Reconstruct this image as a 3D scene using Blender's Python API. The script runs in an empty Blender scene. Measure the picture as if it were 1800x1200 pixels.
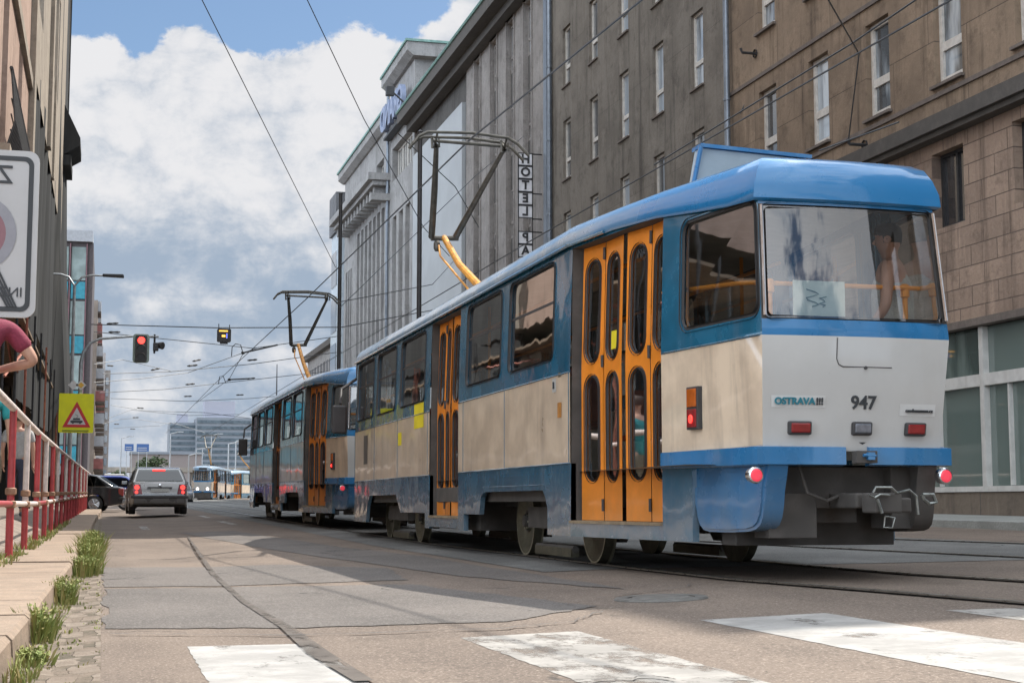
import bpy, bmesh, math, random
from mathutils import Vector, Matrix, Euler
random.seed(7)
scene = bpy.context.scene
C = scene.collection
PI = math.pi
# ------------------------------------------------------------------ camera
FL = 2700.; PHI = math.atan(285/2700.); TH = math.atan(720/2700.*math.cos(PHI)); CH = .63
cam_d = bpy.data.cameras.new('camera'); cam = bpy.data.objects.new('camera', cam_d); C.objects.link(cam)
cam.location = (0, 0, CH); cam.rotation_euler = (PI/2+PHI, 0, -TH)
cam_d.sensor_width = 36; cam_d.lens = 36*FL/1800; cam_d.clip_start = .1; cam_d.clip_end = 6000
scene.camera = cam
# ------------------------------------------------------------------ sun, exposure
SUN = Vector((-.64, -.45, -1)).normalized()
EL = math.asin(-SUN.z); AZ = math.atan2(.64, .45)
sd = bpy.data.lights.new('sun', 'SUN'); sd.energy = 3.0; sd.angle = math.radians(.5); sd.color = (1, .93, .84)
so = bpy.data.objects.new('sun', sd); C.objects.link(so); so.rotation_euler = SUN.to_track_quat('-Z', 'Y').to_euler(); so.location = (20, 20, 60)
scene.view_settings.view_transform = 'Standard'; scene.view_settings.look = 'None'
scene.view_settings.exposure = 1.2; scene.view_settings.gamma = 1
# ------------------------------------------------------------------ node helper
class NT:
    def __init__(s, tree): s.t = tree; s.n = tree.nodes; s.l = tree.links
    def new(s, typ, **kw):
        n = s.n.new(typ)
        for k, v in kw.items(): setattr(n, k, v)
        return n
    def put(s, sock, v):
        if isinstance(v, bpy.types.NodeSocket): s.l.new(v, sock)
        elif v is not None:
            try: sock.default_value = v
            except Exception: sock.default_value = (*v, 1)[:4]
    def math(s, op, a, b=None, c=None, clamp=False):
        n = s.new('ShaderNodeMath', operation=op, use_clamp=clamp)
        s.put(n.inputs[0], a); s.put(n.inputs[1], b)
        if c is not None: s.put(n.inputs[2], c)
        return n.outputs[0]
    def mix(s, f, a, b, mode='MIX'):
        n = s.new('ShaderNodeMix', data_type='RGBA', blend_type=mode)
        s.put(n.inputs[0], f); s.put(n.inputs[6], a if isinstance(a, bpy.types.NodeSocket) else (*a, 1)[:4]); s.put(n.inputs[7], b if isinstance(b, bpy.types.NodeSocket) else (*b, 1)[:4])
        return n.outputs[2]
    def noise(s, vec, scale, detail=4, rough=.55, dist=0):
        n = s.new('ShaderNodeTexNoise'); s.put(n.inputs['Vector'], vec)
        n.inputs['Scale'].default_value = scale; n.inputs['Detail'].default_value = detail; n.inputs['Roughness'].default_value = rough; n.inputs['Distortion'].default_value = dist
        return n.outputs[0]
    def ramp(s, v, a, b, lo=0., hi=1.):
        n = s.new('ShaderNodeMapRange', clamp=True); n.interpolation_type = 'SMOOTHSTEP'
        s.put(n.inputs[0], v); s.put(n.inputs[1], a); s.put(n.inputs[2], b); s.put(n.inputs[3], lo); s.put(n.inputs[4], hi)
        return n.outputs[0]
    def mapv(s, vec, scale=(1, 1, 1), loc=(0, 0, 0)):
        n = s.new('ShaderNodeMapping'); s.put(n.inputs[0], vec); n.inputs['Scale'].default_value = scale; n.inputs['Location'].default_value = loc
        return n.outputs[0]
# ------------------------------------------------------------------ world: sky texture with cumulus clouds by direction
w = bpy.data.worlds.new('World'); scene.world = w; w.use_nodes = True
N = NT(w.node_tree); N.n.clear()
out = N.new('ShaderNodeOutputWorld'); bg = N.new('ShaderNodeBackground'); bg.inputs[1].default_value = .1
sky = N.new('ShaderNodeTexSky', sky_type='NISHITA'); sky.sun_disc = False; sky.sun_elevation = EL; sky.sun_rotation = AZ; sky.dust_density = .6; sky.ozone_density = 1.4
tc = N.new('ShaderNodeTexCoord').outputs['Generated']
sx = N.new('ShaderNodeSeparateXYZ'); N.l.new(tc, sx.inputs[0])
azi = N.math('ARCTAN2', sx.outputs[0], sx.outputs[1]); ele = N.math('ARCSINE', N.math('MINIMUM', N.math('MAXIMUM', sx.outputs[2], -1), 1))
sv = N.mapv(tc, (1, 1, 1.6))
n1 = N.noise(sv, 5.0, 9, .62, .25); n2 = N.noise(N.mapv(tc, (1, 1, 2.6), (3.1, 1.7, .4)), 3.2, 6, .6, .3); n3 = N.noise(N.mapv(tc, (1, 1, 1.3), (.6, 4.2, 1)), 16, 10, .66, .3)
n4 = N.noise(N.mapv(tc, (1, 1, 1.25), (2, 5, 3)), 11, 7, .55, .2)
bil = N.math('ABSOLUTE', N.math('SUBTRACT', N.math('MULTIPLY', n4, 2), 1))
n5 = N.noise(N.mapv(tc, (1, 1, 1.4), (7, 1, 2)), 34, 6, .6, .2); bil2 = N.math('ABSOLUTE', N.math('SUBTRACT', N.math('MULTIPLY', n5, 2), 1))
def bump(a0, e0, ra, re, amp):
    da = N.math('DIVIDE', N.math('SUBTRACT', azi, a0), ra); de = N.math('DIVIDE', N.math('SUBTRACT', ele, e0), re)
    r2 = N.math('ADD', N.math('MULTIPLY', da, da), N.math('MULTIPLY', de, de))
    return N.math('MULTIPLY', N.math('EXPONENT', N.math('MULTIPLY', r2, -1)), amp)
cov = N.math('ADD', N.math('MULTIPLY', n1, .9), N.math('MULTIPLY', n3, .5))
cov = N.math('ADD', cov, N.math('SUBTRACT', N.math('MULTIPLY', N.math('ADD', bil, bil2), .16), .585))
holes = None
band = N.math('MULTIPLY', N.math('MULTIPLY', N.ramp(ele, .268, .335), N.ramp(ele, .8, .45)), N.ramp(azi, .265, .195))
band = N.math('MULTIPLY', band, N.ramp(azi, -.5, -.2))
cov = N.math('SUBTRACT', cov, N.math('MULTIPLY', band, .62))
for b in [(.155, .315, .022, .025, .22), (.045, .300, .02, .02, .12), (.095, .305, .022, .030, -.25), (.015, .29, .012, .02, -.15), (.05, .2, .2, .07, .30), (.13, .165, .07, .035, .30), (.08, .12, .35, .09, .38), (-.005, .125, .025, .020, .22), (.17, .165, .03, .03, .28), (.10, .12, .04, .012, .16), (.125, .075, .035, .02, .22), (.02, .06, .03, .018, .16), (.30, .3, .09, .1, .5)]:
    cov = N.math('ADD', cov, bump(*b))
mask = N.ramp(cov, .03, .12)
lowm = N.ramp(ele, .0, .09, .70, 0.)
mask = N.math('MAXIMUM', mask, lowm)
bright = N.math('ADD', N.math('MULTIPLY', n2, .8), N.math('MULTIPLY', n3, .5))
bright = N.math('ADD', bright, N.math('ADD', N.math('MULTIPLY', bil, .55), N.math('MULTIPLY', bil2, .22)))
hi = N.ramp(ele, .12, .27, -.04, .20)
bright = N.math('ADD', N.math('ADD', bright, hi), bump(.03, .145, .11, .022, -.14))
bright = N.math('ADD', bright, bump(.10, .17, .035, .03, .10))
bright = N.math('ADD', bright, bump(.02, .11, .05, .02, .10))
bright = N.math('ADD', bright, bump(.0, .02, .4, .06, .12))
for b in [(.06, .13, .05, .016, .20), (.165, .155, .045, .03, .24), (.0, .10, .03, .02, .20), (.17, .07, .04, .022, .26), (.10, .095, .03, .012, .16), (.03, .065, .03, .012, .16)]: bright = N.math('ADD', bright, bump(*b))
bt = N.ramp(bright, .66, 1.04)
ccol = N.mix(bt, (1.6, 1.98, 2.5), (3.62, 3.62, 3.7))
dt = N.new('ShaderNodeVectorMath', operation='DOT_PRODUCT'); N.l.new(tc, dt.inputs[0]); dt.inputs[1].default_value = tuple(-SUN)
back = N.ramp(dt.outputs['Value'], .30, -.45, 1., 6.3); back = N.math('MAXIMUM', back, N.ramp(ele, .42, .8, 1., 3.2))   # sun-facing clouds brighter, boosted there and overhead as added fill for shade
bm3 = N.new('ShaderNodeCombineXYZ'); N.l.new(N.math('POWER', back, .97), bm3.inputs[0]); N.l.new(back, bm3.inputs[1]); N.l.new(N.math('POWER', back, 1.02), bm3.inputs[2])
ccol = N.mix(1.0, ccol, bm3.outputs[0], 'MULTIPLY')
skyb = N.mix(1.0, sky.outputs[0], (.46, .49, .51), 'MULTIPLY')
# keep clear sky readable
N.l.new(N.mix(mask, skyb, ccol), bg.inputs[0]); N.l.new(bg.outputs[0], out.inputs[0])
# ------------------------------------------------------------------ materials
MATS = {}
def pbsdf(name):
    m = bpy.data.materials.new(name); m.use_nodes = True; n = NT(m.node_tree)
    return m, n, m.node_tree.nodes['Principled BSDF']
def mat(name, col, rough=.6, metal=0, var=.25, scale=6, col2=None, fine=0, bump_=0, spec=.5, streak=None, coat=0, grime=None, vscale=(1, 1, 1), emit=0, wavy=0):
    if name in MATS: return MATS[name]
    m, n, p = pbsdf(name)
    co = n.new('ShaderNodeTexCoord').outputs['Object']
    vec = n.mapv(co, vscale)
    a = n.noise(vec, scale, 5, .6)
    dark = tuple(c*(1-var) for c in col) if col2 is None else col2
    c = n.mix(n.ramp(a, .36, .66), dark, col)
    if fine:
        f = n.noise(co, fine, 3, .7); c = n.mix(n.ramp(f, .35, .65, 0, .5), c, tuple(x*.55 for x in col))
    if streak:
        sc, amt, sc_col = streak
        s = n.noise(n.mapv(co, (sc, sc, sc*.09)), 1, 5, .65); c = n.mix(n.ramp(s, .50, .75, 0, amt), c, sc_col)
    if grime:
        z0, z1, gc, ga = grime
        sz = n.new('ShaderNodeSeparateXYZ'); n.l.new(co, sz.inputs[0])
        g = n.math('MULTIPLY', n.ramp(sz.outputs[2], z0, z1, 1, 0), n.ramp(n.noise(co, 3.5, 5, .7), .3, .6, .35, 1)); c = n.mix(n.math('MULTIPLY', g, ga), c, gc)
    n.l.new(c, p.inputs['Base Color'])
    n.l.new(n.math('ADD', n.math('MULTIPLY', n.math('SUBTRACT', a, .5), .3), rough, clamp=True), p.inputs['Roughness'])
    p.inputs['Metallic'].default_value = metal; p.inputs['Specular IOR Level'].default_value = spec; p.inputs['Coat Weight'].default_value = coat; p.inputs['Coat Roughness'].default_value = .06
    if bump_:
        b = n.new('ShaderNodeBump'); b.inputs['Strength'].default_value = bump_; b.inputs['Distance'].default_value = .02
        n.l.new(n.noise(co, fine or scale*4, 5, .65), b.inputs['Height']); n.l.new(b.outputs[0], p.inputs['Normal'])
    if wavy:
        b = n.new('ShaderNodeBump'); b.inputs['Strength'].default_value = wavy; b.inputs['Distance'].default_value = .03
        n.l.new(n.math('ADD', n.noise(co, 1.7, 2, .4), n.math('MULTIPLY', n.noise(co, 6, 2, .4), .12)), b.inputs['Height']); n.l.new(b.outputs[0], p.inputs['Normal']); n.l.new(b.outputs[0], p.inputs['Coat Normal'])
    if emit:
        p.inputs['Emission Color'].default_value = (*col, 1); p.inputs['Emission Strength'].default_value = emit
    MATS[name] = m; return m
def glass(name, tint=(.55, .58, .58), refl=.22, facing=.6, rough=.02):
    if name in MATS: return MATS[name]
    m, n, p = pbsdf(name); n.n.remove(p); o = n.n['Material Output']
    tr = n.new('ShaderNodeBsdfTransparent'); tr.inputs[0].default_value = (*tint, 1)
    gl = n.new('ShaderNodeBsdfGlossy'); gl.inputs[0].default_value = (.95, .97, 1, 1); gl.inputs['Roughness'].default_value = rough
    fr = n.new('ShaderNodeLayerWeight'); fr.inputs[0].default_value = .35
    f = n.math('ADD', n.math('MULTIPLY', fr.outputs['Facing'], facing), refl, clamp=True)
    b = n.new('ShaderNodeBump'); b.inputs['Strength'].default_value = .06; b.inputs['Distance'].default_value = .03
    co = n.new('ShaderNodeTexCoord').outputs['Object']; n.l.new(n.noise(co, 1.6, 2, .5), b.inputs['Height']); n.l.new(b.outputs[0], gl.inputs['Normal'])
    mx = n.new('ShaderNodeMixShader'); n.l.new(f, mx.inputs[0]); n.l.new(tr.outputs[0], mx.inputs[1]); n.l.new(gl.outputs[0], mx.inputs[2]); n.l.new(mx.outputs[0], o.inputs[0])
    MATS[name] = m; return m
def pane_mat(name, dark, light, thr=.5, rough=.08, spec=.9):
    """building window pane: dark room or pale blind behind glossy glass, different per object"""
    if name in MATS: return MATS[name]
    m, n, p = pbsdf(name)
    oi = n.new('ShaderNodeObjectInfo'); co = n.new('ShaderNodeTexCoord').outputs['Object']
    v = n.new('ShaderNodeVectorMath', operation='ADD'); n.l.new(co, v.inputs[0]); n.l.new(oi.outputs['Random'], v.inputs[1])
    a = n.noise(n.mapv(v.outputs[0], (1, 1.3, .35)), 1.3, 3, .5)
    f = n.ramp(n.math('ADD', n.math('MULTIPLY', a, .6), n.math('MULTIPLY', oi.outputs['Random'], .6)), thr, thr+.12)
    n.l.new(n.mix(f, dark, light), p.inputs['Base Color']); p.inputs['Roughness'].default_value = rough; p.inputs['Specular IOR Level'].default_value = spec; p.inputs['Coat Weight'].default_value = .6
    MATS[name] = m; return m
def facade_mat(name, base, alt, stain, bw=1.5, bh=.9, mortar=.012, stainamt=.6, joint=(.10, .09, .08), axis='YZ', bump_=.4, big=.5, offset=.0):
    if name in MATS: return MATS[name]
    m, n, p = pbsdf(name)
    co = n.new('ShaderNodeTexCoord').outputs['Object']; s = n.new('ShaderNodeSeparateXYZ'); n.l.new(co, s.inputs[0])
    cb = n.new('ShaderNodeCombineXYZ'); n.l.new(s.outputs[1 if axis == 'YZ' else 0], cb.inputs[0]); n.l.new(s.outputs[2], cb.inputs[1])
    br = n.new('ShaderNodeTexBrick'); n.l.new(cb.outputs[0], br.inputs[0]); br.offset = offset if offset else .5; br.offset_frequency = 2
    br.inputs['Scale'].default_value = 1; br.inputs['Mortar Size'].default_value = mortar; br.inputs['Brick Width'].default_value = bw; br.inputs['Row Height'].default_value = bh
    br.inputs['Color1'].default_value = (*base, 1); br.inputs['Color2'].default_value = (*alt, 1); br.inputs['Mortar'].default_value = (*joint, 1)
    c = br.outputs[0]
    a = n.noise(co, big, 6, .65); c = n.mix(n.ramp(a, .38, .68, 0, .55), c, stain); a2 = n.noise(co, big*3.2, 7, .75); c = n.mix(n.ramp(a2, .50, .66, 0, .5), c, tuple(x*.7 for x in stain)); a3_ = n.noise(n.mapv(co, (1, 1, 1), (9, 4, 2)), big*2.1, 7, .75); c = n.mix(n.ramp(a3_, .56, .68, 0, .4), c, tuple(min(1, x*1.35) for x in base))
    st = n.noise(n.mapv(co, (2.2, 2.2, .16)), 1, 6, .7); c = n.mix(n.ramp(st, .5, .72, 0, stainamt), c, tuple(x*.55 for x in stain))
    li = n.noise(n.mapv(co, (1.5, 1.5, .3), (5, 3, 2)), 1, 5, .7); c = n.mix(n.ramp(li, .56, .74, 0, .45), c, tuple(min(1, x*1.5) for x in base))
    fi = n.noise(co, 9, 5, .7); c = n.mix(n.ramp(fi, .4, .7, 0, .35), c, tuple(x*.6 for x in base))
    n.l.new(c, p.inputs['Base Color']); p.inputs['Roughness'].default_value = .9; p.inputs['Specular IOR Level'].default_value = .25
    b = n.new('ShaderNodeBump'); b.inputs['Strength'].default_value = bump_; b.inputs['Distance'].default_value = .05
    n.l.new(n.math('ADD', n.math('MULTIPLY', br.outputs['Fac'], -1), n.math('MULTIPLY', fi, .6)), b.inputs['Height']); n.l.new(b.outputs[0], p.inputs['Normal'])
    MATS[name] = m; return m

M = dict(
 blue=mat('tram_blue_paint', (.016, .170, .390), .28, 0, .15, 2.5, coat=.8, wavy=.25, streak=(3, .28, (.12, .22, .32)), grime=(.25, 1.0, (.16, .20, .23), .55)),
 blueside=mat('tram_dusty_shaded_blue_paint', (.014, .135, .235), .26, 0, .25, 2.5, coat=1, wavy=.35, streak=(4, .4, (.14, .20, .26)), grime=(.25, .95, (.20, .22, .24), .7)),  # same paint as the tail blue, duller side lighting painted into the colour
 roofblue=mat('tram_roof_weathered_sheen_blue', (.15, .27, .40), .30, 0, .3, 3, coat=.8, wavy=.3, col2=(.30, .38, .45), streak=(5, .5, (.3, .36, .4))),
 cream=mat('tram_cream_warm_lit_paint', (.76, .61, .45), .33, 0, .12, 3, coat=.8, wavy=.35, col2=(.62, .49, .36), streak=(5, .55, (.30, .24, .19))),  # same paint as the white tail, warm bounce light painted into the colour
 white=mat('tram_white_paint', (.54, .54, .52), .32, 0, .07, 2, coat=.5, wavy=.1, streak=(3, .18, (.42, .39, .34))),
 orange=mat('tram_orange_door_paint', (.86, .27, .025), .38, 0, .15, 5, coat=.4, streak=(7, .35, (.62, .19, .03)), grime=(.35, .75, (.50, .24, .08), .45)),
 railing_orange=mat('orange_handrail', (.85, .30, .02), .4, 0, .1),
 rubber=mat('black_rubber', (.055, .052, .052), .6, 0, .2),
 under=mat('grimy_undercarriage', (.115, .105, .095), .85, 0, .4, 5, fine=20),
 wheel=mat('worn_wheel_steel', (.17, .16, .115), .5, .5, .4, 8),
 rim=mat('polished_wheel_rim', (.5, .48, .36), .35, .7, .3, 9),
 chrome=mat('chrome_strip', (.75, .76, .78), .2, 1, .1),
 steel=mat('galvanised_steel', (.42, .44, .45), .45, .6, .25, 8),
 dark=mat('dark_metal', (.05, .05, .052), .5, .3, .3, 8),
 panto=mat('pantograph_steel', (.13, .12, .10), .45, .5, .35, 9),
 pantoor=mat('pantograph_orange', (.75, .33, .03), .45, 0, .3, 9, col2=(.45, .20, .04)),
 interior=mat('tram_interior_lining', (.40, .39, .36), .7, 0, .2),
 seat=mat('seat_shell', (.30, .06, .04), .45, 0, .2),
 redlens=mat('red_lens', (.30, .012, .016), .2, 0, .3, 9, spec=.8),
 redglow=mat('glowing_red_lens', (1, .04, .03), .25, 0, .1, emit=1.2),
 amber=mat('amber_lens', (.55, .12, .01), .2, 0, .3, 9, spec=.8),
 clear=mat('clear_lens', (.22, .24, .28), .15, .2, .4, 12, spec=.9),
 headglow=mat('lit_headlight', (1, .85, .7), .2, 0, .05, emit=2.5),
 ink=mat('dark_lettering', (.045, .05, .055), .5, 0, .1), teal=mat('teal_lettering', (.02, .20, .26), .5, 0, .1),
 paper=mat('pale_paper', (.60, .68, .62), .7, 0, .1), yellow=mat('yellow_sticker_and_reflection', (.75, .62, .02), .6, 0, .1),
 tglass=glass('tram_side_glass', (.72, .73, .70), .20), rglass=glass('tram_rear_glass', (.86, .88, .86), .16), cglass=glass('car_glass', (.10, .12, .12), .03, .12),
)
# roof paint: rear cap blue, silvery reflection painted in paler along the car
M['roofsheen'] = M['roofblue']; n_ = NT(M['roofsheen'].node_tree); p_ = M['roofsheen'].node_tree.nodes['Principled BSDF']; src_ = p_.inputs['Base Color'].links[0].from_socket
c_ = n_.new('ShaderNodeTexCoord').outputs['Object']; x_ = n_.new('ShaderNodeSeparateXYZ'); n_.l.new(c_, x_.inputs[0]); yy_ = n_.math('ADD', x_.outputs[1], n_.math('MULTIPLY', n_.noise(c_, 1.5, 5, .7), 2.4))
n_.l.new(n_.mix(n_.ramp(yy_, 2.2, 4.6), (.016, .170, .390), src_), p_.inputs['Base Color'])
# ------------------------------------------------------------------ mesh helpers
class MB:
    def __init__(s): s.v = []; s.f = []; s.m = []
    def face(s, pts, mi=0):
        b = len(s.v); s.v += [tuple(p) for p in pts]; s.f.append(tuple(range(b, b+len(pts)))); s.m.append(mi)
    def grid(s, rows, mi=0, close=False):
        b = len(s.v); n = len(rows[0])
        for r in rows: s.v += [tuple(p) for p in r]
        for i in range(len(rows)-1):
            for j in range(n if close else n-1):
                k = (j+1) % n; s.f.append((b+i*n+j, b+i*n+k, b+(i+1)*n+k, b+(i+1)*n+j)); s.m.append(mi)
    def box(s, x0, x1, y0, y1, z0, z1, mi=0):
        if x0 > x1: x0, x1 = x1, x0
        if y0 > y1: y0, y1 = y1, y0
        if z0 > z1: z0, z1 = z1, z0
        b = len(s.v); s.v += [(x0, y0, z0), (x1, y0, z0), (x1, y1, z0), (x0, y1, z0), (x0, y0, z1), (x1, y0, z1), (x1, y1, z1), (x0, y1, z1)]
        for q in [(0, 3, 2, 1), (4, 5, 6, 7), (0, 1, 5, 4), (1, 2, 6, 5), (2, 3, 7, 6), (3, 0, 4, 7)]: s.f.append(tuple(b+i for i in q)); s.m.append(mi)
    def tube(s, pts, r, n=8, mi=0, cap=True, flat=1.):
        pts = [Vector(p) for p in pts]; rs = r if isinstance(r, (list, tuple)) else [r]*len(pts); rows = []; up = None
        for i, p in enumerate(pts):
            d = (pts[min(i+1, len(pts)-1)]-pts[max(i-1, 0)]).normalized()
            a = Vector((0, 0, 1)) if abs(d.z) < .9 else Vector((1, 0, 0))
            if up is None: u = d.cross(a).normalized()
            else:
                u = (up-d*up.dot(d)); u = u.normalized() if u.length > 1e-6 else d.cross(a).normalized()
            up = u; v = d.cross(u).normalized()
            rows.append([p+u*math.cos(2*PI*k/n)*rs[i]+v*math.sin(2*PI*k/n)*rs[i]*flat for k in range(n)])
        s.grid(rows, mi, True)
        if cap: s.face(rows[0][::-1], mi); s.face(rows[-1], mi)
    def disc(s, c, axis, r, n=20, mi=0, r0=0.):
        c = Vector(c); q = Vector(axis).normalized().to_track_quat('Z', 'Y')
        o = [c+q@Vector((math.cos(2*PI*k/n)*r, math.sin(2*PI*k/n)*r, 0)) for k in range(n)]
        if r0: s.grid([o, [c+q@Vector((math.cos(2*PI*k/n)*r0, math.sin(2*PI*k/n)*r0, 0)) for k in range(n)]], mi, True)
        else: s.face(o, mi)
    def lathe(s, c, axis, prof, n=20, mi=0):
        c = Vector(c); q = Vector(axis).normalized().to_track_quat('Z', 'Y')
        s.grid([[c+q@Vector((math.cos(2*PI*k/n)*r, math.sin(2*PI*k/n)*r, h)) for k in range(n)] for r, h in prof], mi, True)
    def prism(s, poly, fn, d0, d1, mi=0):
        a = [fn(u, v, d0) for u, v in poly]; b = [fn(u, v, d1) for u, v in poly]
        s.face(a, mi); s.face(b[::-1], mi); n = len(poly)
        for i in range(n): s.face([a[i], b[i], b[(i+1) % n], a[(i+1) % n]], mi)
    def build(s, name, mats, parent=None, loc=None, smooth=False, bevel=0, label=None):
        me = bpy.data.meshes.new(name); me.from_pydata([tuple(v) for v in s.v], [], s.f)
        mats = mats if isinstance(mats, (list, tuple)) else [mats]
        for m in mats: me.materials.append(m)
        me.polygons.foreach_set('material_index', s.m)
        bm = bmesh.new(); bm.from_mesh(me); bmesh.ops.remove_doubles(bm, verts=bm.verts, dist=1e-5); bmesh.ops.recalc_face_normals(bm, faces=bm.faces); bm.to_mesh(me); bm.free()
        o = bpy.data.objects.new(name, me); C.objects.link(o)
        if smooth:
            me.polygons.foreach_set('use_smooth', [True]*len(me.polygons)); me.set_sharp_from_angle(angle=math.radians(smooth if smooth > 1 else 40))
        if bevel:
            b = o.modifiers.new('bevel', 'BEVEL'); b.width = bevel; b.segments = 2; b.limit_method = 'ANGLE'; b.angle_limit = math.radians(35)
        if parent: o.parent = parent
        if loc: o.location = loc
        if label: o['label'] = label
        return o
def empty(name, loc, label=None, cat=None, group=None, rz=0):
    o = bpy.data.objects.new(name, None); C.objects.link(o); o.location = loc; o.rotation_euler = (0, 0, rz); o.empty_display_size = .2
    tag(o, label, cat, group); return o
def tag(o, label=None, cat=None, group=None, kind=None):
    if label: o['label'] = label
    if cat: o['category'] = cat
    if group: o['group'] = group
    if kind: o['kind'] = kind
    return o
def tree_copy(o, parent=None):
    c = o.copy(); C.objects.link(c)
    if parent: c.parent = parent
    for ch in [x for x in bpy.data.objects if x.parent == o]: tree_copy(ch, c)
    return c
def relabel(o, label):
    o['label'] = label; return o
def text_obj(name, s, size, m, parent, origin, xaxis, yaxis, mirror=False, bold=.012, ext=.004, spacing=1.0, align='CENTER'):
    cu = bpy.data.curves.new(name, 'FONT'); cu.body = s; cu.size = size; cu.offset = bold*size; cu.extrude = ext; cu.align_x = align; cu.align_y = 'CENTER'; cu.space_character = spacing; cu.resolution_u = 3
    t = bpy.data.objects.new(name+'_t', cu); C.objects.link(t); bpy.context.view_layer.update()
    me = bpy.data.meshes.new_from_object(t.evaluated_get(bpy.context.evaluated_depsgraph_get())); bpy.data.objects.remove(t)
    x = Vector(xaxis).normalized(); y = Vector(yaxis).normalized(); z = x.cross(y)
    if mirror: x = x*-1
    for v in me.vertices: v.co = Vector(origin)+x*v.co.x+y*v.co.y+z*v.co.z
    me.materials.clear(); me.materials.append(m)
    o = bpy.data.objects.new(name, me); C.objects.link(o); o.parent = parent; return o
def wallholes(mb, fn, u0, u1, v0, v1, holes, depth, mi=0, mir=None):
    us = sorted({u0, u1, *[h[0] for h in holes], *[h[1] for h in holes]}); vs = sorted({v0, v1, *[h[2] for h in holes], *[h[3] for h in holes]})
    us = [u for u in us if u0 <= u <= u1]; vs = [v for v in vs if v0 <= v <= v1]
    for i in range(len(us)-1):
        for j in range(len(vs)-1):
            cu, cv = (us[i]+us[i+1])/2, (vs[j]+vs[j+1])/2
            if any(h[0] < cu < h[1] and h[2] < cv < h[3] for h in holes): continue
            mb.face([fn(us[i], vs[j], 0), fn(us[i+1], vs[j], 0), fn(us[i+1], vs[j+1], 0), fn(us[i], vs[j+1], 0)], mi)
    for a, b, c, d in holes:
        for p, q in [((a, c), (b, c)), ((b, c), (b, d)), ((b, d), (a, d)), ((a, d), (a, c))]:
            mb.face([fn(*p, 0), fn(*q, 0), fn(*q, depth), fn(*p, depth)], mi if mir is None else mir)
def rrect(u0, u1, v0, v1, r, k=5):
    r = min(r, (u1-u0)/2-1e-3, (v1-v0)/2-1e-3); pts = []
    for cx, cy, a0 in [(u1-r, v1-r, 0), (u0+r, v1-r, 90), (u0+r, v0+r, 180), (u1-r, v0+r, 270)]:
        for i in range(k+1):
            a = math.radians(a0+90*i/k); pts.append((cx+r*math.cos(a), cy+r*math.sin(a)))
    return pts
def panel_hole(mb, fn, U0, U1, V0, V1, hole, depth, mi=0):
    """rectangle with one round-cornered hole, plus its inner return"""
    inn = rrect(*hole); n = len(inn); k = n//4
    cor = [(U1, V1), (U0, V1), (U0, V0), (U1, V0)]; outp = []
    for q in range(4):
        for i in range(k):
            p = inn[q*k+i]
            outp.append(cor[q])
    for i in range(n):
        j = (i+1) % n; a, b = outp[i], outp[j]
        if a == b: mb.face([fn(*a, 0), fn(*inn[i], 0), fn(*inn[j], 0)], mi)
        else: mb.face([fn(*a, 0), fn(*inn[i], 0), fn(*inn[j], 0), fn(*b, 0)], mi)
        mb.face([fn(*inn[i], 0), fn(*inn[i], depth), fn(*inn[j], depth), fn(*inn[j], 0)], mi)
def ring(mb, fn, hole, w_, d0, d1, mi=0):
    a = rrect(*hole); u0, u1, v0, v1, r = hole; b = rrect(u0-w_, u1+w_, v0-w_, v1+w_, r+w_)
    mb.grid([[fn(u, v, d1) for u, v in b], [fn(u, v, d0) for u, v in b], [fn(u, v, d0) for u, v in a], [fn(u, v, d1) for u, v in a]], mi, True)
# ray helpers for measured placement (real points in the street)
_F = (math.sin(TH)*math.cos(PHI), math.cos(TH)*math.cos(PHI), math.sin(PHI)); _R = (math.cos(TH), -math.sin(TH), 0); _U = (-math.sin(TH)*math.sin(PHI), -math.cos(TH)*math.sin(PHI), math.cos(PHI))
def at(px, py, X=None, Y=None, Z=None):
    a = (px-900)/FL; b = (600-py)/FL; d = [_F[i]+a*_R[i]+b*_U[i] for i in range(3)]
    t = X/d[0] if X is not None else Y/d[1] if Y is not None else (Z-CH)/d[2]
    return Vector((t*d[0], t*d[1], CH+t*d[2]))
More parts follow.
